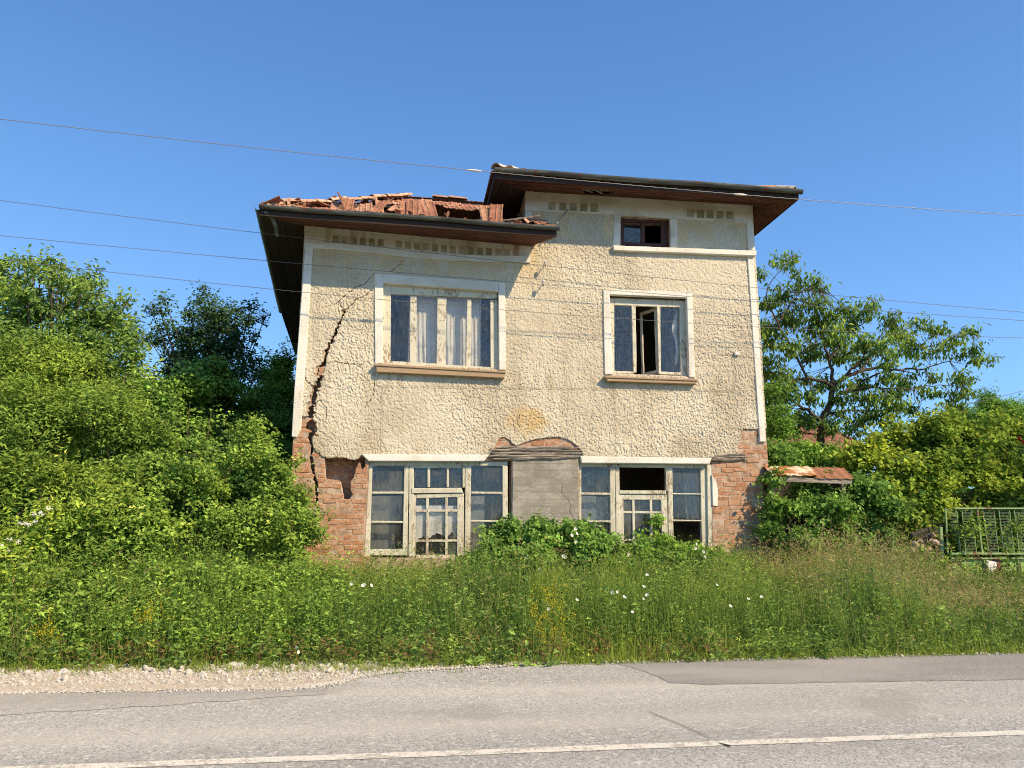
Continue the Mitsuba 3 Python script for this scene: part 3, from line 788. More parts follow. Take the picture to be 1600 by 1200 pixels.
pane(w, [(908.3, 816), (953.8, 816.4), (954.5, 866), (908.4, 866)], .10, .003)
pane(w, [(1051, 731), (1094, 732), (1095, 771.5), (1051.3, 770.7)], .10, -.003)
pane(w, [(1051.4, 772.5), (1095, 773), (1096, 813), (1052, 812.4)], .10, .003)


def cloth(px0, px1, py0, py1, y, amp=.03, freq=40, seed=0, nu=40, nv=24, ragged=0.0):
    A, B = at(px0, py0, y), at(px1, py0, y)
    z0 = at(px0, py1, y)[2]
    r = np.random.default_rng(seed)
    u = np.linspace(0, 1, nu)
    Vv = []
    cut = meshkit.fbm(np.stack([u * 7, u * 0, u * 0], -1), 3, seed) * ragged
    for j in range(nv):
        t = j / (nv - 1)
        x = A[0] + (B[0] - A[0]) * u
        z = A[2] + (z0 - A[2]) * t * (1 - cut)
        yy = y + amp * np.sin(x * freq + 1.5 * np.sin(t * 3 + seed)) * (.5 + .5 * t) + (meshkit.noise(np.stack([x * 8, x * 0 + t * 4, x * 0], -1), seed) - .5) * amp
        Vv.append(np.stack([x, yy, z], -1))
    V = np.stack(Vv, 1).reshape(-1, 3)
    i, j = np.meshgrid(np.arange(nu - 1), np.arange(nv - 1), indexing='ij')
    a = i * nv + j
    return V, np.vstack([np.stack([a, a + nv, a + nv + 1], -1).reshape(-1, 3), np.stack([a, a + nv + 1, a + 1], -1).reshape(-1, 3)])


def curtain(q_, label, mat='mat_curtain', **k):
    put('curtain', cloth(*q_, **k), mat, smooth=True, label=label, category='curtain')


curtain((640, 706, 455, 572, .26), 'lace curtain behind the two middle lights of the upper left window', amp=.022, freq=70, seed=1)
curtain((704, 752, 455, 574, .29), 'narrow lace curtain beside the centre post of the upper left window', amp=.02, freq=80, seed=2)
curtain((648, 716, 790, 846, .15), 'torn white sheet hung inside the casement of the left shop window', amp=.015, freq=16, seed=3, ragged=.3)
curtain((579, 619, 775, 868, .34), 'grey cloth hung behind the left column of the left shop window', mat='mat_cloth_grey', amp=.006, freq=9, seed=4)
curtain((734, 757, 775, 868, .34), 'grey cloth strip behind the right column of the left shop window', mat='mat_cloth_grey', amp=.006, freq=9, seed=5)
curtain((908, 943, 775, 868, .30), 'grey cloth behind the left column of the right shop window', mat='mat_cloth_grey', amp=.006, freq=9, seed=6)
curtain((1068, 1094, 735, 812, .30), 'pale curtain behind the upper right panes of the right shop window', mat='mat_cloth_grey', amp=.03, freq=60, seed=7)
P = np.array([at(920 + a / 6.667, 430 + b / 6.667, .19) for a, b in [(908, 385), (885, 460), (862, 540), (872, 600), (898, 665), (902, 780), (893, 935), (925, 925), (930, 780), (922, 665), (915, 600), (912, 540), (916, 460), (922, 385)]])
P[:, 1] += .03 * np.sin(np.arange(14) * 2.1)
put('white_rag', (P, np.array([[i, i + 1, 12 - i] for i in range(6)] + [[i, 12 - i, 13 - i] for i in range(6)])), 'mat_curtain', smooth=True, label='twisted white cloth hanging behind the right pane of the upper right window', category='cloth')

# ------------------------------------------------------------------ roofs
PIT = math.tan(math.radians(30))


def tile_mesh(w=.225, l=.40, t=.014):
    prof = [(0, .012), (.022, .022), (.045, .006), (.10, .004), (.118, .018), (.136, .004), (.185, .006), (.205, .020), (w, .012)]
    n = len(prof)
    V = []
    for s in (0, l):
        V += [(x, s, z) for x, z in prof] + [(x, s, z - t) for x, z in prof]
    F = []
    for i in range(n - 1):
        a, b = i, i + 1
        F += [(a, b, b + 2 * n), (a, b + 2 * n, a + 2 * n), (a + n, a + 3 * n, b + 3 * n), (a + n, b + 3 * n, b + n), (a, a + n, b + n), (a, b + n, b), (a + 2 * n, b + 2 * n, b + 3 * n), (a + 2 * n, b + 3 * n, a + 3 * n)]
    F += [(0, 2 * n, 3 * n), (0, 3 * n, n), (n - 1, 2 * n - 1, 4 * n - 1), (n - 1, 4 * n - 1, 3 * n - 1)]
    return np.array(V), np.array(F)


TILE = [mikit.ply(tile_mesh(), t) for t in TILES + ['mat_pale_tile']]
tv, tf = tile_mesh()


def put_tile(R, M, k, lab=None):
    key = free(R + '__tile')
    scene[key] = {**TILE[k], 'to_world': T(M)}
    if lab:
        labels[key] = {'label': lab}


def frame(o, ex, ey, ez):
    M = np.eye(4); M[:3, 0], M[:3, 1], M[:3, 2], M[:3, 3] = ex, ey, ez, o
    return M


def rotm(rx, ry, rz):
    a = trimesh.transformations.euler_matrix(rx, ry, rz)
    return a


# left roof
YE = -.90
E0, E1 = at(406, 322, YE), at(870, 356, YE)


def zeave(x):
    t = (x - E0[0]) / (E1[0] - E0[0])
    return E0[2] + (E1[2] - E0[2]) * t - .05 * np.sin(np.pi * np.clip(t, 0, 1)) * 0 - .02


RL = H + '__roof'
SIDE = [(406, 322, 7.18), (418, 377, 7.16), (441, 485, 7.10), (447, 503, 7.0), (461, 546, 6.75)]
side_pts = np.array([atz(a, b, z) for a, b, z in SIDE])
side_pts[0] = E0
dk = []
run = 3.1
A0 = np.array([E0[0], YE, zeave(E0[0])]); A1 = np.array([E1[0], YE, zeave(E1[0])])
hipx = np.array([E0[0] + run, YE + run, zeave(E0[0]) + run * PIT])
ridge_r = np.array([E1[0], YE + run, zeave(E1[0]) + run * PIT])
back = side_pts[-1]
hip_b = np.array([back[0] + run, back[1], 6.9 + run * PIT])
rv = np.array([A0, A1, ridge_r, hipx, back, hip_b, [E1[0] - .1, YE + 2 * run, zeave(E1[0])], [E1[0] - .1, back[1], 6.9], side_pts[2]]) - [0, 0, .03]
def on_slope(t, s):
    return A0 + (A1 - A0) * t + np.array([0, s, s * PIT - .03])


Z0, Z1, ZS = .30, .90, 2.55                                          # the front slope has fallen in between these
k0 = len(rv)
rv = np.vstack([rv, [on_slope(Z0, 0), on_slope(Z0, Z0 * (E1[0] - E0[0])), on_slope(Z1, 0), on_slope(Z1, 3.1), on_slope(Z0, .25), on_slope(Z1, .25), on_slope(.5, ZS), on_slope(Z1, ZS), on_slope(.58, 3.1)]])
FD = [[0, k0, k0 + 1], [k0 + 2, 1, 2], [k0 + 2, 2, k0 + 3], [k0, k0 + 2, k0 + 5], [k0, k0 + 5, k0 + 4], [k0 + 6, k0 + 7, k0 + 3], [k0 + 6, k0 + 3, k0 + 8], [k0 + 6, k0 + 8, 3]]
put(RL, (rv, np.array(FD + [[0, 3, 8], [8, 3, 5], [8, 5, 4], [3, 6, 7], [3, 7, 5]])), 'mat_soffit_dark', label='low hipped roof of the left wing with many broken and slipped tiles')
labels[RL]['label'] = 'low hipped roof of the left wing, its tiles slipped and broken along the front'
rng = np.random.default_rng(21)
ey = unit(np.array([0, 1, PIT])); ez = unit(np.array([0, -PIT, 1]))
for row in range(9):
    s = row * .345 - .04
    y = YE + s * ey[1]
    x = E0[0] + max(0, (y - YE)) + .06
    while x < E1[0] - .18:
        t = (x - E0[0]) / (E1[0] - E0[0])
        zone = .06 < t < .93 and row < 3
        sag = .10 * math.exp(-((t - .30) / .16) ** 2) * math.exp(-((row - 3.5) / 2.5) ** 2) + .05 * math.exp(-((t - .75) / .12) ** 2)
        o = np.array([x, y, zeave(x) + s * ey[2] + .03 - sag])
        p_missing = .5 if zone and row == 0 else .02
        if Z0 < t < Z1 and 0 < row < 7:
            p_missing = .97 if row < 6 else .45
        elif t <= Z0 and row < 5:
            p_missing = .18
        if rng.random() > p_missing:
            M = frame(o, [1, 0, (E1[2] - E0[2]) / (E1[0] - E0[0])], ey, ez) @ rotm(rng.normal(0, .02), rng.normal(0, .02), rng.normal(0, .03))
            put_tile(RL, M, int(rng.integers(3)))
        x += .212
# tiles that slid down and stand or lie against the gutter: (pixel left, top, yaw, lean, roll, kind)
for (px, py, rx_, ry_, rz_, k) in [(462, 318, .25, .1, .4, 1), (478, 316, .3, -.1, -.5, 1), (492, 322, .5, .1, .9, 0), (514, 331, .9, 0, .06, 1), (528, 331, .9, 0, -.02, 0), (540, 332, 1.25, .15, 1.25, 2), (561, 335, .75, .1, -.25, 1), (574, 335, .85, -.12, -.32, 0), (588, 336, 1.1, .2, .9, 1),
                                   (604, 329, .6, .05, -.15, 1), (622, 340, .95, 0, .10, 0), (634, 340, 1.0, -.03, -.10, 0), (645, 341, 1.05, .04, .05, 1), (655, 341, 1.0, .05, .1, 1), (664, 342, 1.1, -.04, .02, 0), (752, 347, 1.15, 0, .05, 1), (763, 348, 1.1, .03, -.06, 0), (772, 349, 1.2, .1, .5, 2), (700, 341, .15, .1, .7, 1), (722, 346, .2, -.2, 1.1, 0), (800, 350, .2, .05, .3, 0), (818, 351, .15, .0, -.2, 1), (445, 320, .2, .0, 1.2, 1)]:
    yy = YE + .16 + rng.uniform(0, .06)
    o = at(px, py, yy)
    put_tile(RL, frame(o, [1, 0, 0], [0, 1, 0], [0, 0, 1]) @ rotm(rx_ + rng.normal(0, .12), ry_ + rng.normal(0, .16), rz_ + rng.normal(0, .12)) @ np.diag([1.12, 1.12, 1.12, 1]), k)
for i in range(7):                                                   # battens left hanging over the hole
    a = on_slope(rng.uniform(.32, .8), rng.uniform(.4, 2.2)); b = a + np.array([rng.uniform(.5, 1.4), rng.normal(0, .15), rng.normal(-.05, .12)])
    put(RL + '__batten', beam(a - [0, 0, .06], b - [0, 0, .06], .045, .03), 'mat_greywood')
for i in range(26):                                                  # shards heaped in the gutter
    px = rng.uniform(455, 830)
    o = at(px, np.interp(px, [406, 870], [319, 353]), YE + rng.uniform(.05, .2))
    sx, sy = rng.uniform(.05, .12), rng.uniform(.05, .13)
    m = hull(np.array([[0, 0, 0], [sx, .01, 0], [sx * .8, sy, .01], [.01, sy * .9, 0], [0, 0, .014], [sx, .01, .014], [sx * .8, sy, .024], [.01, sy * .9, .014]]))
    M = frame(o, [1, 0, 0], [0, 1, 0], [0, 0, 1]) @ rotm(rng.normal(0, .6), rng.normal(0, .5), rng.uniform(0, 6))
    put(RL + '__tile_shard', m.transform(M[:3]), TILES[i % 3])


def ridge_tile(o, d, up, L=.42, r=.085, mat='mat_ridge', key=None, arc=2.6):
    d = unit(np.asarray(d, float)); u = np.asarray(up, float); s = np.cross(d, u); s /= np.linalg.norm(s); u = np.cross(s, d)
    V, n = [], 9
    for e, k in ((0, 1.12), (L, .95)):
        for rr in (r * k, r * k - .014):
            for i in range(n):
                a = -arc / 2 + arc * i / (n - 1)
                V.append(np.asarray(o) + d * e + s * math.sin(a) * rr + u * math.cos(a) * rr)
    F = []
    for i in range(n - 1):
        F += [(i, i + 1, 2 * n + i + 1), (i, 2 * n + i + 1, 2 * n + i), (n + i, 3 * n + i + 1, n + i + 1), (n + i, 3 * n + i, 3 * n + i + 1), (i, n + i + 1, i + 1), (i, n + i, n + i + 1), (2 * n + i, 2 * n + i + 1, 3 * n + i + 1), (2 * n + i, 3 * n + i + 1, 3 * n + i)]
    F += [(0, 2 * n, 3 * n), (0, 3 * n, n), (n - 1, 4 * n - 1, 3 * n - 1), (n - 1, 2 * n - 1, 4 * n - 1)]
    put(key + '__ridge_tile', (np.array(V), np.array(F)), mat, smooth=50)


hd = unit(hipx - A0)
for i in range(10):
    o = A0 + hd * (.10 + i * .39) + [0, 0, .01]
    ridge_tile(o + rng.normal(0, .012, 3), hd + rng.normal(0, .03, 3), [0, 0, 1], key=RL)
for i in range(14):
    o = hipx + (ridge_r - hipx) * (i * .36 / (ridge_r[0] - hipx[0]))
    if o[0] < E1[0] - .3 and i not in (2, 3):
        ridge_tile(o + [0, 0, -.03] + rng.normal(0, .012, 3), unit(ridge_r - hipx) + [0, 0, rng.normal(0, .03)], [0, 0, 1], key=RL, mat=TILES[1])
put(RL + '__ridge_tile', (lambda V, F: (V, F))(*tri(hull([tuple(at(451, 315, -.7) + np.array(k)) for k in [(-.02, 0, -.1), (.02, 0, -.1), (.02, .06, -.1), (-.03, 0, .06), (.03, 0, .08), (.02, .05, .07), (0, .02, .09)]]))), 'mat_ridge')
# far slope of the left wing, tiled as one field
fv, ff = [], []
for side_row in range(8):
    for j in range(30):
        t0 = j / 30
        base = side_pts[2] * t0 + A0 * (1 - t0)
        s = side_row * .35
        if base[1] - YE < s + .2:
            continue
        o = base + np.array([s * .92, 0, s * .92 * PIT + .03])
        M = frame(o, [0, -1, 0], unit(np.array([1, 0, PIT])), unit(np.array([-PIT, 0, 1])))
        fv.append((M[:3, :3] @ tv.T).T + o); ff.append(tf)
for row in range(6):
    for x_ in np.arange(hipx[0] - .9, E1[0] - .3, .212):
        s = row * .345
        o = np.array([x_, YE + 3.1 + s * ey[1], zeave(x_) + 3.1 * PIT - s * ey[2] + .02])
        M = frame(o + rng.normal(0, .008, 3), [-1, 0, 0], [0, -ey[1], ey[2]], [0, ey[2], ey[1]])
        fv.append((M[:3, :3] @ tv.T).T + o - np.array([0, ey[1], -ey[2]]) * -.38); ff.append(tf)
put(RL + '__tile_field', join(list(zip(fv, ff))), TILES[2], kind='stuff')


def soffit(R, rows, mat, skip=(), th=.018):
    """Boards between pairs of polylines (outer, inner), n of them."""
    outer, inner, n = rows
    outer, inner = np.array(outer, float), np.array(inner, float)
    for k in range(n):
        if k in skip:
            continue
        a, b = k / n + .006, (k + 1) / n - .006
        P = np.vstack([outer * (1 - a) + inner * a, outer * (1 - b) + inner * b])
        pts = np.vstack([P, P + [0, 0, th]])
        put(R + '__soffit_board', hull(pts), mat)


def gutter(R, pts, r=.062, drop=0.0, label=None):
    """A half-round gutter along a polyline, lengths lapped and bracketed."""
    pts = np.array(pts, float)
    V, n = [], 9
    out = []
    for i in range(len(pts) - 1):
        a, b = pts[i], pts[i + 1]
        d = unit(b - a); s = np.cross(d, [0, 0, 1.0]); s /= np.linalg.norm(s)
        L = np.linalg.norm(b - a); k = max(1, int(round(L / 1.0)))
        for j in range(k):
            p0, p1 = a + (b - a) * (j / k), a + (b - a) * ((j + 1) / k) + d * .02
            rr = r + (.003 if j % 2 else 0)
            V, F = [], []
            for e in (p0, p1):
                for q in (rr, rr - .006):
                    for t in range(n):
                        th = math.pi * t / (n - 1)
                        V.append(e + s * math.cos(th) * q + np.array([0, 0, -1]) * math.sin(th) * q * 1.05)
            for t in range(n - 1):
                F += [(t, t + 1, 2 * n + t + 1), (t, 2 * n + t + 1, 2 * n + t), (n + t, 3 * n + t + 1, n + t + 1), (n + t, 3 * n + t, 3 * n + t + 1), (t, n + t + 1, t + 1), (t, n + t, n + t + 1), (2 * n + t, 2 * n + t + 1, 3 * n + t + 1), (2 * n + t, 3 * n + t + 1, 3 * n + t)]
            F += [(0, 2 * n, 3 * n), (0, 3 * n, n), (n - 1, 4 * n - 1, 3 * n - 1), (n - 1, 2 * n - 1, 4 * n - 1)]
            out.append((np.array(V), np.array(F)))
    return put(R + '__gutter', join(out), 'mat_gutter', smooth=40, **({'label': label} if label else {}))


g0, g1 = np.array([E0[0], YE - .04, E0[2]]), np.array([E1[0] + .02, YE - .04, E1[2]])
gutter(RL, [g0 + (g1 - g0) * t + np.array([0, 0, -.012 * math.sin(t * 9)]) for t in np.linspace(0, 1, 6)], label='dark sheet metal gutter along the sagging left eaves')
fz = -.10
put(RL + '__fascia', join([beam(g0 + [0, .06, fz], g1 + [-.02, .06, fz], .022, .15)]), 'mat_soffit_dark')
ft0, ft1 = g0 + [.02, .075, -.165], g1 + [-.04, .075, -.165]
wl, wr = np.array([at(476.5, 351, 0)[0], -.02, WT[0][1] - .02]), np.array([ATX + .08, -.02, at(832, 386, 0)[2]])
soffit(RL, ([ft0, ft1], [wl, wr], 6), 'mat_soffit')
sp = side_pts + np.array([.02, 0, -.16]); sp[0] = ft0
inner = np.array([[.0, -.02, wl[2]], [.0, sp[1][1], wl[2]], [-.0, sp[2][1], 7.05], [0, sp[3][1], 6.95], [0, sp[4][1], 6.7]])
for i in range(4):
    soffit(RL, ([sp[i], sp[i + 1]], [inner[i], inner[i + 1]], 4), 'mat_soffit_dark')
gutter(RL, side_pts[:3] + [-.03, 0, -.01], label='gutter along the left side of the roof')
put(RL + '__fascia', join([beam(side_pts[i] + [.02, .02, -.09], side_pts[i + 1] + [.02, 0, -.09], .022, .15) for i in range(4)]), 'mat_soffit_dark')
put(RL + '__soffit_end', hull([tuple(p) for p in [ft1 + [0, 0, .15], ft1, wr, wr + [0, 0, .2], ft1 + [.015, 0, .15], ft1 + [.015, 0, 0], wr + [.015, 0, 0], wr + [.015, 0, .2]]]), 'mat_soffit')
elb = at(424, 338, -.8)
put(RL + '__downpipe', tube([at(413, 331, -.9), at(420, 336, -.85), at(426, 341, -.8), at(430, 352, -.7), at(433, 368, -.5)], .035, 8), 'mat_gutter', smooth=60, label='bent stub of downpipe under the front left corner of the eaves')

# upper roof over the right half
YU = -.85
U0, U1 = at(772, 265, YU), at(1248.4, 298.7, YU)
RU = free(H + '__roof')
PU = math.tan(math.radians(20.5))
run = (U1[0] - U0[0]) / 2
yb = 8.9
c0, c1, c2, c3 = np.array([U0[0], YU, U0[2]]), np.array([U1[0], YU, U1[2]]), np.array([U1[0], yb, U1[2]]), np.array([U0[0], yb, U0[2]])
r0, r1 = np.array([U0[0] + run, YU + run, U0[2] + run * PU]), np.array([U0[0] + run, yb - run, U0[2] + run * PU])
put(RU, (np.array([c0, c1, c2, c3, r0, r1]) - [0, 0, .03], np.array([[0, 1, 4], [1, 2, 5], [1, 5, 4], [2, 3, 5], [3, 0, 4], [3, 4, 5]])), 'mat_soffit_dark', label='flat hipped roof above the attic block at right')
eyu, ezu = unit(np.array([0, 1, PU])), unit(np.array([0, -PU, 1]))
for row in range(3):
    s = row * .345 - .05
    x = U0[0] + .05 + max(0, s)
    while x < U1[0] - .2 - max(0, s):
        t = (x - U0[0]) / (U1[0] - U0[0])
        o = np.array([x, YU + s * eyu[1], U0[2] + (U1[2] - U0[2]) * t + s * eyu[2] + .015])
        up = .35 if rng.random() < .07 and row == 0 else 0
        M = frame(o, [1, 0, (U1[2] - U0[2]) / (U1[0] - U0[0])], eyu, ezu) @ rotm(rng.normal(0, .02) + up * .3, rng.normal(0, .03), rng.normal(0, .04) + up)
        if rng.random() > .05:
            put_tile(RU, M, int(rng.integers(3)) if rng.random() < .6 else 3)
        x += .212
fv, ff = [], []
for row in range(3, 9):
    s = row * .345 - .05
    for x in np.arange(U0[0] + s, U1[0] - s - .2, .212):
        o = np.array([x, YU + s * eyu[1], U0[2] + s * eyu[2] + .01])
        M = frame(o, [1, 0, -.008], eyu, ezu)
        fv.append((M[:3, :3] @ tv.T).T + o); ff.append(tf)
for row in range(0, 8):
    s = row * .345 - .05
    for y in np.arange(YU + max(s, 0) + .3, 7.5 - s, .212):
        o = np.array([U0[0] + s * .93, y, U0[2] + s * .93 * PU + .015])
        M = frame(o, [0, -1, 0], unit(np.array([1, 0, PU])), unit(np.array([-PU, 0, 1])))
        fv.append((M[:3, :3] @ tv.T).T + o); ff.append(tf)
put(RU + '__tile_field', join(list(zip(fv, ff))), TILES[2], kind='stuff')
hd = unit(r0 - c0)
for i in range(8):
    ridge_tile(c0 + hd * (.05 + i * .39) + [0, 0, .02] + rng.normal(0, .012, 3), hd + rng.normal(0, .04, 3), [0, 0, 1], key=RU, mat='mat_pale_tile', r=.105)
hd2 = unit(np.array([r0[0], r0[1], r0[2]]) - c1)
for i in range(8):
    ridge_tile(c1 + hd2 * (.08 + i * .39) + [0, 0, .02] + rng.normal(0, .01, 3), hd2 + rng.normal(0, .04, 3), [0, 0, 1], key=RU, mat='mat_pale_tile' if i < 1 else 'mat_ridge', r=.095)
gu0, gu1 = np.array([U0[0], YU - .04, U0[2]]), np.array([U1[0] + .02, YU - .04, U1[2]])
gutter(RU, [gu0 + (gu1 - gu0) * t + np.array([0, 0, .01 * math.sin(t * 11)]) for t in np.linspace(0, 1, 7)], r=.07, label='dark sheet metal gutter along the upper eaves')
put(RU + '__fascia', beam(gu0 + [.02, .07, -.10], gu1 + [-.02, .07, -.10], .022, .15), 'mat_soffit_dark')
fu0, fu1 = gu0 + [.03, .085, -.16], gu1 + [-.03, .085, -.16]
wu0, wu1 = np.array([ATX, -.02, AT[0][1] + .01]), np.array([9.0, -.02, AT[1][1] + .01])
n = 7
for k in range(n):                                                   # boards run along the eaves; two are broken out where the hole is
    a, b = k / n + .006, (k + 1) / n - .006
    pieces = [(0, 1)] if k not in (3, 4, 5) else [(0, .26), (.44 - .02 * k, 1)]
    for (u, v) in pieces:
        P = [fu0 * (1 - u) + fu1 * u, fu0 * (1 - v) + fu1 * v]; Q = [wu0 * (1 - u) + wu1 * u, wu0 * (1 - v) + wu1 * v]
        pts = np.array([P[0] * (1 - a) + Q[0] * a, P[1] * (1 - a) + Q[1] * a, P[0] * (1 - b) + Q[0] * b, P[1] * (1 - b) + Q[1] * b])
        pts += [0, 0, rng.normal(0, .004)]
        put(RU + '__soffit_board', hull(np.vstack([pts, pts + [0, 0, .018]])), 'mat_soffit')
for i in range(7):
    a = at(905 + i * 11, 292 + i * .8 + rng.uniform(0, 4), -.45); b = at(921 + i * 9 + rng.uniform(0, 20), 298 + i * .6 + rng.uniform(-2, 5), -.3)
    put(RU + '__lath', beam(a, b, .03, .015), 'mat_greywood')
for (x, xi, ya, ybk) in [(U0[0] + .03, ATX, YU + .05, 8.3), (U1[0] - .03, 9.0, YU + .05, 8.3)]:
    zo = (U0[2] if x < 6 else U1[2]) - .16
    zi = (wu0 if x < 6 else wu1)[2]
    soffit(RU, ([[x, ya, zo], [x, ybk, zo]], [[xi, -.02, zi], [xi, ybk, zi]], 5), 'mat_soffit_dark' if x < 6 else 'mat_soffit')
    put(RU + '__fascia', beam([x - .01 * (1 if x < 6 else -1), ya, zo + .07], [x - .01 * (1 if x < 6 else -1), ybk, zo + .07], .022, .17), 'mat_soffit_dark')
put(H + '__roof_flashing', hull([tuple(at(806, 352, .3)), tuple(at(822, 349, .05)), tuple(at(822, 356, .05)), tuple(at(806, 358, .3))] + [tuple(at(806, 352, .3) + [0, .01, 0]), tuple(at(822, 349, .05) + [0, .01, 0])]), 'mat_gutter')

# fittings on the facade: insulators, conduit, rod
for i, (px, py) in enumerate([(852, 411), (849, 441)]):
    b = at(px - 1, py + 3, -.04)
    tip = at(px, py, -.20)
    k = put(H + '__insulator', tube([tip + [0, 0, z] for z in (-.035, -.02, -.015, 0, .005, .02, .03, .05)], [.028, .03, .02, .032, .02, .03, .028, .012], 10), 'mat_ceramic', smooth=50, label=['upper wall insulator holding a cable', 'lower wall insulator holding a cable'][i])
    put(k + '__bracket', tube([b, b + [0, -.08, -.02], tip + [0, 0, -.07], tip + [0, 0, -.03]], .009, 6), 'mat_iron')
for pts in [[(590, 602), (700, 604), (860, 606), (1000, 608), (1148, 610)], [(598, 603), (597.5, 650), (596.5, 713)], [(1147, 556), (1148, 580), (1148, 611)], [(1120, 551), (1150, 554), (1186, 560)], [(960, 594), (962, 640), (963, 712)]]:
    put(H + '__conduit', tube([at(a, b, -.052) + [0, random.uniform(-.002, .002), 0] for a, b in pts], .0028, 5), 'mat_conduit', label='thin cable clipped along the facade')
put(H + '__junction_box', join([box(*(lambda p: (p[0] - .05, p[0] + .05, -.085, -.03, p[2] - .035, p[2] + .035))(at(1151, 553, -.05)), .008)]), 'mat_ceramic')
put(H + '__rod', tube([at(870, 349, -.35), at(887, 328, -.06)], .012, 6), 'mat_cable_pale', label='pale iron rod from the gutter end up to the attic wall')


# ------------------------------------------------------------------ overhead cables
def cable(pix, y, r, mat, label, ext_l=-26, ext_r=34, splices=()):
    P = np.array([at(a, b, y if np.isscalar(y) else y(a)) for a, b in pix])
    cz_ = np.polyfit(P[:, 0], P[:, 2], 2 if len(P) > 2 else 1)
    cy_ = np.polyfit(P[:, 0], P[:, 1], 1)
    x = np.linspace(ext_l, ext_r, 90)
    dense = np.column_stack([x, np.polyval(cy_, x), np.polyval(cz_, x)])
    k = thing('overhead_cable', label, 'cable')
    put(k + '__wire', tube(dense, r, 5), mat, smooth=True)
    for s in splices:
        xs_ = at(s, 0, y)[0]
        q = [np.array([u, np.polyval(cy_, u), np.polyval(cz_, u)]) for u in np.linspace(xs_ - .13, xs_ + .13, 6)]
        put(k + '__splice', tube(q, [r * 1.2, .018, .02, .02, .018, r * 1.2], 8), 'mat_ceramic', smooth=True)
    return k


cable([(0, 186), (400, 231), (772, 270), (1138, 302), (1600, 337)], -2.0, .0062, 'mat_cable_pale', 'topmost pale twisted cable crossing the sky and the upper eaves, with two splices', splices=(743, 1138))
cable([(0, 313), (230, 343), (415, 366), (850, 411), (1180, 453), (1600, 487)], -.22, .005, 'mat_cable', 'second highest dark cable at left, tied to the upper wall insulator')
cable([(0, 368), (230, 391), (476, 413), (848, 441), (1180, 475), (1600, 500)], -.24, .005, 'mat_cable', 'third dark cable from the top at left, tied to the lower wall insulator')
cable([(110, 418), (480, 458), (780, 483), (1180, 511), (1600, 528)], -.35, .005, 'mat_cable', 'lowest dark cable crossing both upper windows')
cable([(1590, 613), (1570, 618), (1480, 640)], 7.0, .008, 'mat_cable', 'short dark cable slanting into the far trees at right', ext_l=18, ext_r=34)


# ------------------------------------------------------------------ vegetation
def rnd(rng, n):
    v = rng.normal(size=(n, 3))
    return unit(v)


def leaf_arrays(P, D, N, L, W, fold=.25, curl=.12):
    """Folded four-point leaves: base, left, tip, right."""
    S = unit(np.cross(D, N)); N = np.cross(S, D)
    L, W = L[:, None], W[:, None]
    m = P + D * L * .42
    V = np.stack([P, m - S * W * .5 + N * W * fold, P + D * L - N * L * curl, m + S * W * .5 + N * W * fold], 1)
    n = len(P)
    i = np.arange(n)[:, None] * 4
    return V.reshape(-1, 3), np.vstack([i + [0, 3, 2], i + [0, 2, 1]])


def inside_house(P):
    return (P[:, 0] > -.06) & (P[:, 0] < 9.06) & (P[:, 1] > -.09) & (P[:, 1] < 10.6) & (P[:, 2] < 8.2)


def tones(rng, base, groups, gv=.22, lv=.16, yellow=.35):
    """Leaf colours: each tuft and each leaf a little lighter, darker, yellower."""
    n = len(groups)
    g = rng.normal(0, 1, groups.max() + 1)[groups]
    f = np.exp(g * gv + rng.normal(0, lv, n))[:, None]
    y = np.clip(rng.normal(0, 1, n) * .5 + g * .4, -1, 2)[:, None] * yellow
    c = np.asarray(base)[None] * f * (1 + y * np.array([.42, .10, -.25]))
    return np.clip(c, .004, .8)


def crown_points(rng, blobs, dens, shell=.45, lump=.35):
    C, O = [], []
    for k, (c, r) in enumerate(blobs):
        r = np.asarray(r) * np.ones(3)
        n = max(5, int(dens * (r.mean() ** 2)))
        d = rnd(rng, n)
        d[:, 2] = np.where(d[:, 2] < -.55, -d[:, 2], d[:, 2])
        b = 1 + lump * 2 * (meshkit.noise(d * 2.3 + np.asarray(c) * 1.7, k) - .5)
        rad = (1 - shell * rng.random(n) ** 1.4) * b
        C.append(np.asarray(c) + d * r * rad[:, None]); O.append(d)
    return np.vstack(C), np.vstack(O)


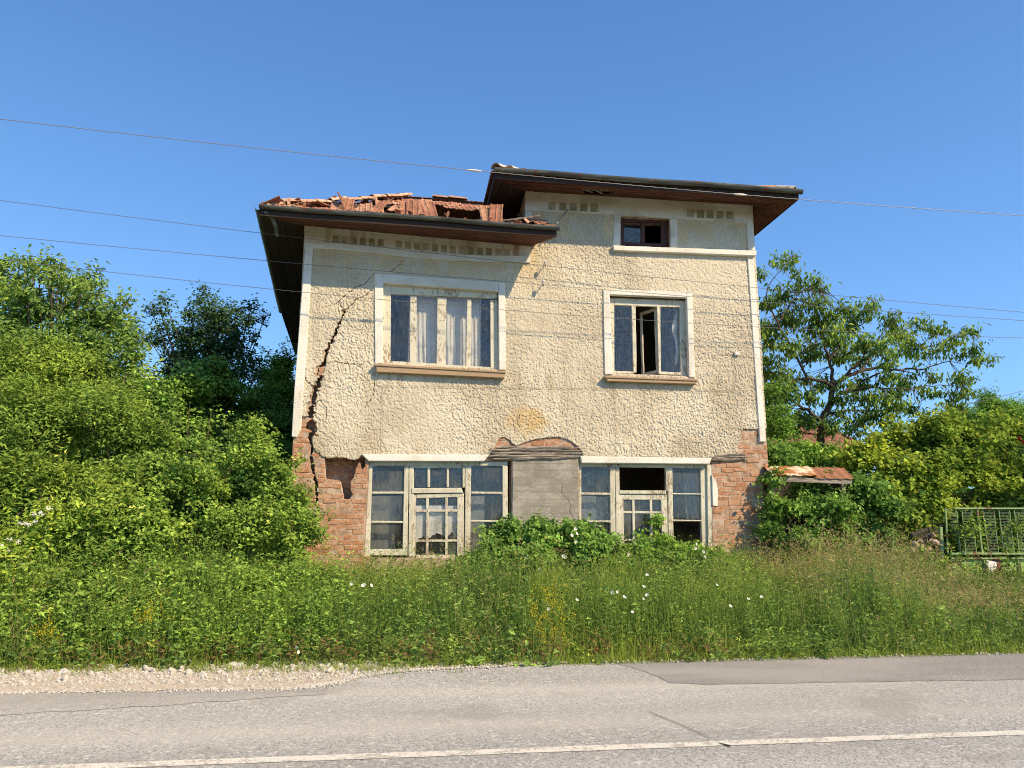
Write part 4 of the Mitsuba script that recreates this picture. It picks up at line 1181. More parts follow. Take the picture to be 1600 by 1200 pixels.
def foliage(rng, blobs, dens, k, spread, L, W, base, droop=.25, up=.7, shell=.45, lump=.35, gv=.32, yellow=.22, gap=.0, pit=1.0, shoots=0, line=0.0, cull=True, hang=0.0):
    C, O = crown_points(rng, blobs, dens, shell, lump)
    v, v2 = meshkit.noise(C * 3.4, 78), meshkit.noise(C * 1.5, 79)         # hollows between the clumps
    C = C - O * ((np.clip(.52 - v, 0, 1) * 1.1 + np.clip(.50 - v2, 0, 1) * 1.3) * pit)[:, None]
    if shoots:                                                           # arching shoots that stand out of the mass
        ns = int(shoots)
        i = rng.integers(0, len(C), ns)
        o = O[i]; ln = rng.uniform(.25, .75, ns)
        d = unit(o * [1, 1, .6] + rng.normal(0, .35, (ns, 3)) + [0, 0, .7])
        for t in np.linspace(.15, 1, 7):
            C = np.vstack([C, C[i] + d * (ln * t)[:, None] - np.array([0, 0, .35]) * (ln * t * t)[:, None]]); O = np.vstack([O, d])
    if gap:
        nz_ = meshkit.noise(C * 1.75, 77)
        C, O = C[nz_ > gap], O[nz_ > gap]
    n = len(C)
    g = np.repeat(np.arange(n), k)
    T_ = unit(O * .8 + rng.normal(0, .5, (n, 3)) + [0, 0, .35])           # the twig of each tuft
    t = np.tile((np.arange(k) + .5) / k, n)[:, None]
    P = C[g] + rng.normal(0, spread, (n * k, 3)) * [1.15, 1.15, .5] + T_[g] * (t - .5) * line
    side = rnd(rng, n * k)
    D = unit(T_[g] * .4 + side * [.95, .95, .5] + [0, 0, -droop])
    N = unit(np.array([.38, -.42, 1.0]) * up + O[g] * .4 + rng.normal(0, .38, (n * k, 3)))
    if hang:
        D = unit(D * (1 - hang) + np.array([0, 0, -1.0]) * hang)
    ll = L * rng.uniform(.65, 1.25, n * k)
    col = tones(rng, base, g, gv, .16, yellow)
    big = (meshkit.noise(P * .9, 79)[:, None] - .5)
    col = np.clip(col * (1 + big * np.array([.75, .55, .3])), .004, .8)
    if cull:
        m = ~inside_house(P)
        m &= P[:, 2] > gz(P[:, 0], P[:, 1])
        P, D, N, ll, col = P[m], D[m], N[m], ll[m], col[m]
    V, F = leaf_arrays(P, D, N, ll, ll * W / L)
    return V, F, np.repeat(col, 4, 0), (C, T_)


def limbs(rng, root, blobs, r0, twigs=None, nt=60, line=.3, fork=.45):
    """Stems that rise from the root and part towards the middle of every blob, and twigs out to some tufts."""
    out = []
    root = np.asarray(root, float)
    top = np.mean([b[0] for b in blobs], 0)
    f = root + (top - root) * fork
    f[2] = root[2] + (top[2] - root[2]) * fork
    mid = (root + f) / 2 + rng.normal(0, .04, 3)
    out.append(tube([root - [0, 0, .2], root, mid, f], [r0 * 1.25, r0, r0 * .85, r0 * .7], 8))
    for c, r in blobs:
        c = np.asarray(c)
        m1 = f * .6 + c * .4 + rng.normal(0, .08, 3) + [0, 0, .1]
        e = c + (c - m1) * .06
        out.append(tube([f - (m1 - f) * .03, m1, c, e], [r0 * .32, r0 * .19, r0 * .09, r0 * .04], 5))
    if twigs is not None:
        C, T_ = twigs
        for i in rng.choice(len(C), min(nt, len(C)), replace=False):
            c = C[i]
            j = np.argmin([np.linalg.norm(c - b[0]) for b in blobs])
            s = np.asarray(blobs[j][0])
            out.append(tube([s, s * .45 + c * .55 + rng.normal(0, .03, 3), c + T_[i] * line * .5], [.011, .008, .003], 3))
    return join(out)


def B(*q):
    return [(at(a, b, y), r) for a, b, y, r in q]


def plant(key, label, category, rng, root, blobs, r0, crown='crown', trunk='trunk', mat='mat_leaf', nt=60, group=None, fork=.45, **k):
    V, F, c, tw = foliage(rng, blobs, **k)
    t = thing(key, label, category, **({'group': group} if group else {}))
    put(t + '__' + crown, (V, F), mat, color=c)
    put(t + '__' + trunk, limbs(rng, root, blobs, r0, tw, nt, k.get('line', .3), fork), 'mat_bark', smooth=60)
    return t


def foot(px, y):
    x = at(px, 850, y)[0]
    return np.array([x, y, float(gz(x, y))])


def pxs(scale, ox, oy, lst, y0, y1, rk, seed):
    """Crop readings (u, v, radius) to blobs at depths between y0 and y1."""
    r = np.random.default_rng(seed)
    out = []
    for u, v, q in lst:
        y = r.uniform(y0, y1)
        d = (y - CAM[1])
        out.append((at(ox + u / scale, oy + v / scale, y), max(.12, q / scale / FPX * d * rk)))
    return out


GREEN = np.array([.238, .358, .078])
# tall tree at the left edge, its leafy shoots open against the sky
rng = np.random.default_rng(101)
tops = pxs(6.667, 0, 380, [(60, 220, 90), (20, 330, 50), (250, 190, 60), (330, 220, 80), (400, 290, 80), (500, 170, 60), (560, 220, 60), (540, 320, 70), (600, 380, 80), (640, 240, 40), (530, 440, 70), (640, 480, 80), (730, 370, 60), (760, 440, 80), (900, 400, 90), (1000, 300, 55), (960, 440, 80), (1020, 520, 60), (820, 560, 80), (850, 480, 80), (900, 600, 80), (1010, 590, 60), (1120, 600, 45), (1180, 660, 55), (1345, 570, 30), (1310, 640, 36), (1220, 760, 90), (1340, 820, 60), (1300, 900, 90), (1420, 960, 60), (200, 400, 120), (280, 500, 110), (100, 480, 90), (420, 560, 60), (200, 600, 130), (60, 560, 120), (-80, 300, 120), (-120, 500, 160), (420, 680, 120), (700, 700, 130), (980, 760, 130), (1100, 860, 120)], 1.2, 3.0, 1.0, 5)
body = B((20, 505, 1.6, .36), (62, 490, 1.8, .34), (112, 510, 1.6, .36), (152, 500, 1.8, .32), (192, 525, 1.6, .3), (90, 545, 1.2, .45), (30, 548, 1.2, .45), (150, 545, 1.2, .4), (205, 555, 1.2, .3), (-60, 560, 2, 1.2), (60, 590, 2, 1.0), (150, 600, 2, .9), (200, 640, 1.6, .8), (120, 680, 1.5, 1.1), (0, 680, 1.5, 1.2))
plant('tall_tree', 'tall light green tree at the left edge, its leafy shoots open against the sky', 'tree', rng, foot(60, 2.2), tops + body, .12, dens=400, k=10, spread=.075, L=.13, W=.05, base=GREEN * [1.05, 1.05, 1.05], line=.36, droop=.45, lump=.5, shell=.85, nt=260, gv=.25, pit=.0)
# dark plum against the sky
rng = np.random.default_rng(102)
tops = pxs(3.2, 0, 380, [(820, 280, 26), (800, 340, 36), (760, 345, 26), (830, 420, 40), (800, 500, 50), (1000, 300, 34), (960, 370, 46), (1060, 290, 22), (1020, 240, 16), (1030, 350, 50), (1100, 360, 55), (1180, 350, 44), (1255, 325, 34), (1230, 400, 50), (1320, 385, 26), (1130, 430, 70), (1050, 430, 70), (960, 470, 70), (900, 480, 50), (1180, 480, 55), (1270, 480, 30), (1040, 520, 80), (1140, 530, 70), (950, 560, 70), (880, 560, 55), (1200, 560, 50), (1245, 620, 50), (1275, 680, 34), (1180, 650, 60), (1300, 600, 30), (1080, 620, 90), (980, 640, 90), (740, 470, 26), (860, 650, 80)], 2.6, 4.6, 1.0, 6)
plant('dark_tree', 'dark bluish leaved tree between the tall left tree and the house', 'tree', rng, foot(330, 3.4), tops, .10, dens=700, k=8, spread=.07, L=.085, W=.052, base=GREEN * [.34, .44, .75], line=.36, droop=.2, lump=.45, shell=.9, nt=260, gv=.15, yellow=.12, pit=.0)
# bushy mass in front of them
rng = np.random.default_rng(103)
plant('feathery_bush', 'big feathery light green bush at the left, below the tall tree', 'bush', rng, foot(110, -1.4),
      B((20, 610, -.9, .85), (100, 580, -.4, .6), (60, 560, -.6, .5), (150, 600, -.3, .6), (195, 590, -.2, .4), (205, 630, -.2, .5), (60, 690, -1.5, 1.0), (160, 690, -1.2, .85), (225, 690, -.8, .55), (30, 780, -1.9, .9), (130, 780, -1.8, .85), (-90, 680, -1.2, 1.2), (-60, 820, -2, 1.0)), .07,
      gap=.42, shoots=170, dens=1000, k=13, spread=.07, L=.085, W=.031, base=GREEN * [1.15, 1.08, .9], line=.38, droop=.25, lump=.7, shell=.5, trunk='stem', nt=200, gv=.22)
rng = np.random.default_rng(104)
plant('leafy_bush', 'dark broad leaved bush in the middle of the left thicket', 'bush', rng, foot(290, .9), B((225, 605, 1.3, .4), (252, 622, 1.3, .45), (298, 600, 1.8, .5), (338, 592, 2.2, .42), (372, 612, 2.5, .36), (232, 655, .9, .5), (330, 650, 3.2, .75), (390, 655, 3.2, .65), (420, 690, 2.8, .65), (280, 662, 2.4, .65), (440, 745, 2.0, .6), (360, 705, 2.6, .7), (300, 720, 2.2, .7), (200, 740, 1.2, .75), (330, 780, 1.2, .7), (180, 800, .5, .6), (120, 740, .9, .7), (400, 760, 1.0, .6), (250, 690, 2.0, .7), (420, 820, .6, .5)), .06,
      gap=.36, shoots=70, dens=1000, k=10, spread=.08, L=.098, W=.07, base=GREEN * [.78, .9, .95], line=.25, droop=.3, lump=.6, shell=.5, trunk='stem', nt=80)
rng = np.random.default_rng(105)
plant('rounded_bush', 'rounded sunlit bush leaning over the brick corner of the house', 'bush', rng, foot(370, -1.0),
      B((255, 704, -.5, .46), (300, 712, -.5, .5), (350, 706, -.6, .5), (398, 708, -.7, .42), (265, 760, -1.1, .7), (340, 765, -1.2, .75), (415, 760, -1.1, .55), (300, 892, -1.9, .45), (380, 888, -1.7, .42), (450, 876, -1.3, .34), (230, 890, -2.0, .45), (455, 800, -1.0, .36), (480, 838, -1.1, .3), (400, 835, -1.5, .5), (320, 850, -1.7, .55), (240, 840, -1.8, .6), (180, 830, -2.0, .55), (502, 862, -1.1, .18)), .05,
      gap=.42, shoots=190, dens=1500, k=11, spread=.06, L=.068, W=.046, base=GREEN * [1.12, 1.1, .95], line=.24, droop=.2, lump=.75, shell=.45, trunk='stem', nt=160, gv=.26)
rng = np.random.default_rng(106)
eb = plant('elder_bush', 'elder bush with flat white flower heads at the left edge', 'bush', rng, foot(60, -2.4), B((20, 810, -2.2, .5), (75, 800, -2.2, .42), (110, 850, -2.3, .5), (40, 880, -2.5, .55), (110, 920, -2.6, .45), (-30, 850, -2.3, .5)), .04,
           gap=.40, shoots=50, dens=1400, k=9, spread=.07, L=.10, W=.042, base=GREEN * [1.35, 1.25, .9], line=.2, droop=.3, lump=.5, shell=.4, trunk='stem', nt=60)


def umbel(rng, c, n, r, tilt=(0.1, -.5, 1)):
    d = unit(np.asarray(tilt, float)[None])[0]
    P = np.asarray(c) + rng.normal(0, r * .5, (n, 3)) * [1, 1, .55]
    return leaf_arrays(P, rnd(rng, n), unit(d + rng.normal(0, .3, (n, 3))), np.full(n, .022), np.full(n, .02), .1)


rng = np.random.default_rng(107)
for u, v in [(205, 240), (290, 205), (150, 295), (110, 290), (205, 280), (60, 385), (105, 400), (50, 450), (10, 420), (170, 300), (240, 230)]:
    put(eb + '__flower_head', umbel(rng, at(u / 3.75, 740 + v / 3.75, -2.9 - .12 * rng.random()), 26, .036), 'mat_petal', kind='stuff')
rng = np.random.default_rng(108)
plant('young_tree', 'small dark tree standing in the shade close behind the left side of the house', 'tree', rng, foot(440, 4.5), B((440, 570, 6, .5), (425, 590, 6, .5), (450, 610, 5.5, .6), (430, 640, 5, .7), (445, 690, 4, .7), (425, 720, 3, .7), (450, 760, 2.5, .6), (405, 615, 6, .45)), .06,
      dens=1500, k=9, spread=.07, L=.09, W=.045, base=GREEN * [.95, 1.05, .9], line=.25, nt=60, lump=.5, shell=.5)

rng = np.random.default_rng(109)
plant('nettle_clump', 'rank clump of broad leaved weeds spilling from the left thicket into the verge', 'weeds', rng, foot(240, -2.9), B((40, 945, -3.2, .34), (110, 950, -3.1, .36), (180, 930, -2.9, .36), (250, 935, -2.8, .36), (320, 925, -2.6, .36), (390, 925, -2.5, .34), (450, 915, -2.2, .30), (150, 985, -3.5, .28), (30, 990, -3.6, .28), (510, 905, -1.9, .24)), .02,
      shoots=110, dens=1700, k=8, spread=.065, L=.10, W=.05, base=GREEN * [1.05, 1.0, .9], line=.24, droop=.3, lump=.75, shell=.6, trunk='stem', crown='leaves', nt=80, gap=.38)

rng = np.random.default_rng(120)
for lab, x0_, x1_, n_, hh in [('dim hedge closing the yard behind the left thicket', -7.5, -.8, 12, 1.5), ('dim hedge along the back of the yard behind the shed and vine', 10.2, 19, 16, 1.35)]:
    bl = [(np.array([x_, rng.uniform(6.2, 7.4), .5 + rng.uniform(.5, hh)]), rng.uniform(.75, 1.0)) for x_ in np.linspace(x0_, x1_, n_)] + [(np.array([x_, rng.uniform(6.0, 7.0), .8]), .7) for x_ in np.linspace(x0_, x1_, n_)]
    plant('hedge', lab, 'hedge', rng, np.array([(x0_ + x1_) / 2, 6.8, .5]), bl, .05, dens=650, k=10, spread=.09, L=.11, W=.065, base=GREEN * [.85, .9, .95], line=.3, trunk='stem', nt=40, lump=.4, shell=.6, fork=.2, pit=.4)

# right: the cherry, its limbs drawn from the trunk
rng = np.random.default_rng(110)
CH = [(310, 90, 40), (270, 125, 34), (230, 105, 24), (335, 155, 24), (140, 175, 34), (430, 225, 44), (475, 250, 34), (340, 240, 28), (380, 210, 26), (260, 300, 62), (190, 340, 56), (390, 350, 36), (450, 350, 48), (600, 355, 48), (765, 340, 40), (740, 400, 52), (540, 420, 58), (640, 450, 70), (870, 440, 52), (880, 510, 70), (1020, 460, 46), (1120, 480, 44), (960, 545, 52), (1200, 540, 44), (1320, 490, 36), (1260, 510, 32), (1320, 580, 42), (1340, 650, 44), (1410, 650, 26), (1240, 610, 26), (1060, 600, 44), (1150, 600, 36), (820, 590, 62), (700, 560, 76), (560, 540, 78), (430, 470, 78), (300, 430, 76), (200, 470, 64), (180, 560, 56), (300, 590, 66), (430, 620, 76), (580, 640, 66), (700, 660, 54), (860, 660, 52), (960, 620, 46), (1000, 720, 30), (1100, 745, 34), (1230, 750, 46), (1290, 770, 30), (1270, 830, 52), (1220, 900, 54), (1120, 830, 40), (1040, 820, 32), (940, 780, 52), (830, 750, 52), (700, 790, 52), (600, 780, 40), (460, 790, 50), (380, 760, 40), (250, 730, 52), (190, 820, 52), (260, 850, 74), (420, 870, 52), (560, 870, 52), (700, 860, 52), (860, 900, 64), (960, 920, 44), (770, 950, 52), (600, 950, 40), (480, 990, 50), (350, 960, 50), (220, 960, 64), (700, 990, 54), (850, 1000, 54), (1060, 980, 34), (160, 650, 56), (160, 730, 56), (170, 900, 60), (150, 480, 50), (300, 790, 56), (330, 1020, 56), (420, 1000, 50), (540, 1030, 50), (260, 1040, 60), (640, 1050, 50), (180, 1030, 60), (1180, 980, 34), (900, 830, 44), (780, 860, 44)]
cb = pxs(3.556, 1150, 380, CH, 3.2, 6.2, 1.28, 8)
V, F, c, tw = foliage(rng, cb, dens=200, k=9, spread=.075, L=.155, W=.064, base=GREEN * [.82, .86, .85], line=.34, droop=.7, lump=.4, shell=.95, gv=.25, yellow=.45, hang=.35, pit=0)
ct = thing('cherry_tree', 'open cherry tree with drooping leaves beside the right side of the house', 'tree')
put(ct + '__crown', (V, F), 'mat_leaf', color=c)
LIM = [[(470, 1090, 4.6, .11), (480, 1000, 4.6, .10), (520, 900, 4.6, .09), (545, 800, 4.6, .075)], [(545, 800, 4.6, .07), (500, 770, 4.5, .05), (400, 755, 4.3, .035), (250, 760, 4.0, .02), (170, 690, 3.8, .012)], [(545, 800, 4.6, .075), (610, 740, 4.6, .06), (690, 710, 4.7, .05), (800, 690, 4.7, .04), (900, 705, 4.8, .03), (1050, 695, 4.9, .022), (1200, 640, 5, .012), (1320, 590, 5, .006)],
       [(600, 745, 4.6, .05), (700, 650, 4.4, .03), (830, 590, 4.3, .022), (1000, 590, 4.2, .015), (1150, 555, 4.2, .010), (1310, 500, 4.2, .005)], [(590, 830, 4.6, .05), (700, 770, 5, .035), (850, 700, 5.1, .02), (980, 720, 5.2, .012)], [(560, 840, 4.6, .045), (760, 800, 4.2, .03), (960, 810, 4.0, .018), (1140, 795, 4, .010), (1260, 790, 4, .005)],
       [(545, 800, 4.6, .06), (520, 650, 4.8, .04), (480, 500, 5, .03), (440, 360, 5.1, .012)], [(520, 650, 4.8, .04), (620, 520, 5, .025), (750, 400, 5, .012), (765, 330, 5, .005)], [(400, 755, 4.3, .035), (300, 560, 4, .03), (230, 440, 3.8, .025), (165, 300, 3.8, .018), (185, 220, 3.8, .012), (320, 70, 3.8, .005)], [(230, 440, 3.8, .02), (320, 300, 4, .014), (380, 255, 4, .010), (480, 235, 4, .004)],
       [(480, 1000, 4.6, .06), (400, 930, 4.2, .04), (260, 850, 4, .02), (180, 800, 3.9, .01)], [(500, 950, 4.6, .05), (640, 930, 5, .03), (850, 930, 5.2, .02), (1000, 950, 5.4, .01)], [(700, 650, 4.4, .02), (800, 520, 4.5, .014), (880, 420, 4.6, .005)], [(1000, 590, 4.2, .012), (1110, 490, 4.3, .005)], [(690, 710, 4.7, .03), (760, 620, 5.3, .02), (870, 510, 5.5, .008)]]
tb = []
nodes = []
for l in LIM:
    P = np.array([at(1150 + u / 3.556, 380 + v / 3.556, y) for u, v, y, r in l]); r = np.array([q[3] for q in l])
    tt = np.linspace(0, len(P) - 1, len(P) * 4)
    P = np.stack([np.interp(tt, np.arange(len(P)), P[:, i]) for i in range(3)], 1); r = np.interp(tt, np.arange(len(r)), r)
    P[1:-1] += rng.normal(0, .02, (len(P) - 2, 3))
    tb.append(tube(P, r, 6)); nodes.append(P)
base_ = foot(1282, 4.6)
tb.append(tube([base_ - [0, 0, .2], base_ + [0, 0, .6], nodes[0][0]], [.15, .125, .11], 8))
nodes = np.vstack(nodes)
for i in rng.choice(len(tw[0]), 420, replace=False):
    q = tw[0][i]
    s = nodes[np.argmin(((nodes - q) ** 2).sum(1))]
    tb.append(tube([s, s * .5 + q * .5 + rng.normal(0, .04, 3), q + tw[1][i] * .15], [.011, .007, .003], 3))
put(ct + '__trunk', join(tb), 'mat_bark', smooth=60)

# vine and bushes right of the house
rng = np.random.default_rng(111)
plant('grape_vine', 'yellow green vine spreading over the yard behind the gate', 'vine', rng, foot(1450, 1.4), B((1345, 715, 1.2, .5), (1400, 705, 1.3, .6), (1460, 700, 1.4, .65), (1520, 690, 1.4, .65), (1580, 700, 1.4, .65), (1640, 700, 1.4, .7), (1390, 750, .9, .5), (1450, 745, .9, .5), (1510, 740, 1.0, .5), (1400, 800, .5, .35), (1460, 795, .4, .35), (1350, 780, .4, .4), (1425, 835, .35, .25), (1545, 750, 1.2, .35)), .045,
      gap=.40, shoots=90, dens=900, k=10, spread=.09, L=.11, W=.098, base=GREEN * [1.32, 1.16, .80], line=.3, droop=.4, lump=.55, shell=.5, trunk='stem', nt=120, gv=.25, yellow=.3)
rng = np.random.default_rng(112)
plant('creeper', 'dark creeper smothering the shed and the right corner of the house', 'vine', rng, foot(1230, .3), B((1209, 748, -.2, .20), (1214, 790, -.3, .26), (1210, 830, -.3, .26), (1240, 795, -.25, .26), (1280, 800, -.15, .28), (1315, 795, -.25, .30), (1345, 775, -.1, .32), (1385, 800, .0, .4), (1250, 850, -.3, .35), (1310, 850, -.2, .4), (1370, 845, 0, .4), (1215, 715, .4, .3), (1345, 760, .5, .35), (1205, 870, -.4, .25), (1255, 765, .1, .25)), .03,
      gap=.40, shoots=50, dens=1250, k=10, spread=.07, L=.088, W=.07, base=GREEN * [.84, .95, .92], line=.2, droop=.55, lump=.6, shell=.45, trunk='stem', nt=60, gv=.25, cull=True)
rng = np.random.default_rng(113)
plant('green_bush', 'green bush behind the shed below the neighbouring roof', 'bush', rng, foot(1260, 2.4), B((1212, 645, 3.0, .34), (1222, 672, 3.0, .42), (1206, 612, 3.2, .24), (1215, 720, 2.2, .45), (1255, 715, 2.4, .5), (1300, 715, 2.5, .5), (1235, 750, 2.0, .5), (1290, 745, 2.0, .5), (1335, 725, 2.4, .4)), .05, dens=1500, k=9, spread=.07, L=.085, W=.055, base=GREEN * [.85, 1.0, 1.0], line=.25, trunk='stem', nt=60, lump=.5, shell=.5)
rng = np.random.default_rng(114)
plant('feathery_tree', 'small feathery tree at the far right behind the vine', 'tree', rng, foot(1550, 9), B((1548, 628, 9, .45), (1560, 650, 9, .75), (1520, 660, 9, .6), (1600, 660, 9, .8), (1500, 650, 9.5, .4), (1650, 650, 9, .9), (1560, 700, 9, .9), (1490, 690, 9, .7)), .08, dens=1300, k=10, spread=.09, L=.10, W=.04, base=GREEN * [.95, 1.1, 1.1], line=.3, nt=90, lump=.5, shell=.6)
rng = np.random.default_rng(115)
plant('shaded_tree', 'deep shaded tree trunk and leaves at the right edge behind the gate', 'tree', rng, foot(1590, 2.6), B((1590, 740, 2.6, .55), (1640, 720, 2.6, .7), (1610, 790, 2.6, .5), (1550, 790, 2.4, .5), (1500, 800, 2.2, .5), (1480, 850, 2.0, .5), (1540, 850, 2.2, .5), (1600, 850, 2.4, .6)), .14, dens=1400, k=9, spread=.08, L=.11, W=.08, base=GREEN * [.9, .9, .8], line=.25, nt=60, lump=.5, shell=.5)
rng = np.random.default_rng(116)
rb = plant('rose_bush', 'rose bush with a few dark red flowers at the right edge', 'bush', rng, foot(1598, .8), B((1600, 700, .8, .22), (1612, 730, .8, .3), (1608, 770, .8, .3)), .02, dens=1500, k=8, spread=.05, L=.05, W=.035, base=GREEN, line=.2, trunk='stem', nt=20)
for i in range(5):
    put(rb + '__flower', umbel(rng, at(1594 + rng.uniform(-3, 8), 683 + rng.uniform(-8, 12), .55), 26, .035, (0, -1, .4)), 'mat_rose', kind='stuff')

rng = np.random.default_rng(119)
plant('bramble', 'loose bramble sprays grown over the left end of the green gate', 'bramble', rng, foot(1480, -.7), B((1470, 862, -.7, .2), (1500, 880, -.7, .18), (1468, 885, -.8, .22), (1580, 905, -.8, .14), (1556, 850, -.6, .10), (1596, 815, -.55, .13), (1520, 812, -.6, .09)), .012, shoots=14, dens=330, k=7, spread=.07, L=.08, W=.05, base=GREEN * [1.0, 1.0, .9], line=.2, droop=.4, lump=.7, shell=.8, trunk='stem', crown='leaves', nt=60)

# bindweed heaped against the front wall
rng = np.random.default_rng(117)
bw = plant('bindweed', 'mound of bindweed with white trumpet flowers heaped below the concrete block', 'bindweed', rng, foot(880, -.8),
           B((735, 872, -.6, .22), (765, 858, -.5, .28), (800, 845, -.5, .32), (845, 838, -.5, .34), (890, 838, -.5, .34), (925, 848, -.5, .3), (955, 862, -.5, .28), (985, 872, -.5, .25), (1008, 872, -.55, .24), (745, 885, -.8, .3), (720, 888, -.8, .22), (790, 885, -.8, .36), (850, 880, -.9, .4), (915, 880, -.9, .4), (965, 895, -.8, .32), (1000, 890, -.6, .25)), .012,
           gap=.18, shoots=22, dens=2300, k=8, spread=.055, L=.085, W=.072, base=GREEN * [.85, .98, .95], line=.15, droop=.7, lump=.55, shell=.4, trunk='stem', crown='leaves', nt=120, gv=.25)
rng = np.random.default_rng(118)
bw2 = plant('bindweed', 'lower clump of bindweed climbing the casement of the right shop window', 'bindweed', rng, foot(1050, -.6), B((1027, 838, -.25, .15), (1012, 862, -.4, .22), (1035, 852, -.3, .26), (1075, 862, -.45, .26), (1105, 872, -.5, .24), (1060, 860, -.4, .26), (1090, 868, -.4, .24), (1120, 880, -.45, .22), (1148, 890, -.5, .18), (1050, 885, -.7, .3), (1100, 900, -.7, .28), (1024, 815, -.1, .09)), .012,
            dens=2600, k=8, spread=.055, L=.085, W=.072, base=GREEN * [1.0, 1.1, .95], line=.15, droop=.7, lump=.55, shell=.4, trunk='stem', crown='leaves', nt=60, gv=.25)


# ------------------------------------------------------------------ the overgrown verge
def canopy(x, y):
    """How tall the weeds stand."""
    x, y = np.asarray(x, float), np.asarray(y, float)
    t = np.clip((y - edge_y(x) - .02) / 1.1, 0, 1)
    n = meshkit.fbm(np.stack([x * .8, y * .8, x * 0], -1), 3, 31)
    n2 = meshkit.noise(np.stack([x * 1.9, y * 1.9, x * 0], -1), 33)
    h = (.10 + .70 * t ** .8) * (.30 + .85 * n + .62 * n2 ** 1.5)
    near_wall = np.clip((y + 1.6) / 1.4, 0, 1) * ((x > .2) & (x < 9.3))
    h *= 1 + .25 * np.clip((1.0 - x) / 1.5, 0, 1)
    h *= 1 - .30 * near_wall * (x < 4) - .12 * near_wall
    h *= 1 - .55 * np.clip(((x - CAM[0]) / (y - CAM[1]) - .70) / .06, 0, 1) * np.clip((y + 4.3) / .8, 0, 1)
    return h


def verge_points(rng, n, x0=-8.5, x1=15.0, y1=-.12, pw=1.0):
    x = rng.uniform(x0, x1, n)
    e = edge_y(x)
    y = e + (y1 - e) * rng.random(n) ** pw
    y += (y - e) * 0
    m = (np.abs(x - CAM[0] - (y - CAM[1]) * .137) < (y - CAM[1]) * .78 + .6)
    return x[m], y[m]


def blades(rng, x, y, H, W, lean, base, gv=.25, yellow=.3, tip=None, segs=3, z=None):
    n = len(x)
    root = np.stack([x, y, gz(x, y) - .02], -1)
    az = rng.uniform(0, 2 * np.pi, n)
    d = np.stack([np.cos(az), np.sin(az), np.zeros(n)], -1)
    s = np.stack([-np.sin(az), np.cos(az), np.zeros(n)], -1)
    tw_ = rng.uniform(0, np.pi, n)[:, None]
    s = s * np.cos(tw_) + d * np.sin(tw_)
    rows = []
    ln = np.abs(rng.normal(0, lean, n)) + .05
    for k in range(segs + 1):
        t = k / segs
        c = root + d * (H * ln * t ** 2)[:, None] + np.array([0, 0, 1.0]) * (H * (t - .35 * ln * t ** 2))[:, None]
        w = (W * (1 - t * .75))[:, None]
        if k < segs:
            rows += [c - s * w / 2, c + s * w / 2]
        else:
            rows += [c]
    m = len(rows)
    V = np.stack(rows, 1).reshape(-1, 3)
    i = np.arange(n)[:, None] * m
    F = []
    for k in range(segs - 1):
        a = 2 * k
        F += [i + [a, a + 1, a + 3], i + [a, a + 3, a + 2]]
    F += [i + [m - 3, m - 2, m - 1]]
    g = rng.integers(0, max(2, n // 25), n)
    col = tones(rng, base, g, gv, .15, yellow)
    return V, np.vstack(F), np.repeat(col, m, 0), rows[-1]


def cat(parts):
    V, F, C_, n = [], [], [], 0
    for v, f, c in parts:
        V.append(v); F.append(f + n); C_.append(c); n += len(v)
    return np.vstack(V), np.vstack(F), np.vstack(C_)


rng = np.random.default_rng(201)
x, y = verge_points(rng, 72000, pw=.8)
h = canopy(x, y) * rng.uniform(.55, 1.25, len(x))
patch = meshkit.fbm(np.stack([x * .9, y * 1.3, x * 0], -1), 3, 41)
v1 = blades(rng, x, y, h, rng.uniform(.005, .012, len(x)), .38, GREEN * [.96, .96, .9])
v1[2][:] = v1[2] * np.repeat(.72 + 1.1 * np.clip(patch - .25, 0, .6), 7)[:, None] * (1 + np.repeat(np.clip(patch - .5, -.3, .3), 7)[:, None] * np.array([1.1, .3, -.3]))
x, y = verge_points(rng, 16000, pw=2.2)                               # short turf along the road edge
y = edge_y(x) - .08 - .28 * (x < 2.2) * np.clip((meshkit.fbm(np.stack([x * 2.6, x * 0, x * 0], -1), 2, 47) - .42) * 4, 0, 1) + np.abs(rng.normal(0, .28, len(x)))
v2 = blades(rng, x, y, rng.uniform(.05, .2, len(x)), rng.uniform(.004, .008, len(x)), .7, GREEN * [1.25, 1.1, .9])
xg = rng.uniform(-6, 3.0, 9000); yg = edge_y(xg) - np.abs(rng.normal(.05, .30, 9000))
kq = (meshkit.fbm(np.stack([xg * 2.2, yg * 3.0, xg * 0], -1), 3, 44) > .56) & (yg > -5.5)
v3 = blades(rng, xg[kq], yg[kq], rng.uniform(.04, .16, kq.sum()), rng.uniform(.004, .009, kq.sum()), .9, GREEN * [1.15, 1.0, .9])
xt, yt = verge_points(rng, 4500)
kt = meshkit.fbm(np.stack([xt * 1.1, yt * 1.4, xt * 0], -1), 3, 46) > .53
v4 = blades(rng, xt[kt], yt[kt], canopy(xt[kt], yt[kt]) * rng.uniform(.5, 1.0, kt.sum()), rng.uniform(.004, .008, kt.sum()), 1.1, [.42, .37, .17], .2, .2)
V, F, c = cat([v1[:3], v2[:3], v3[:3], v4[:3]])
put('grass', (V, F), 'mat_grass', color=c, kind='stuff', label='long uncut green grass filling the verge in front of the house', category='grass')

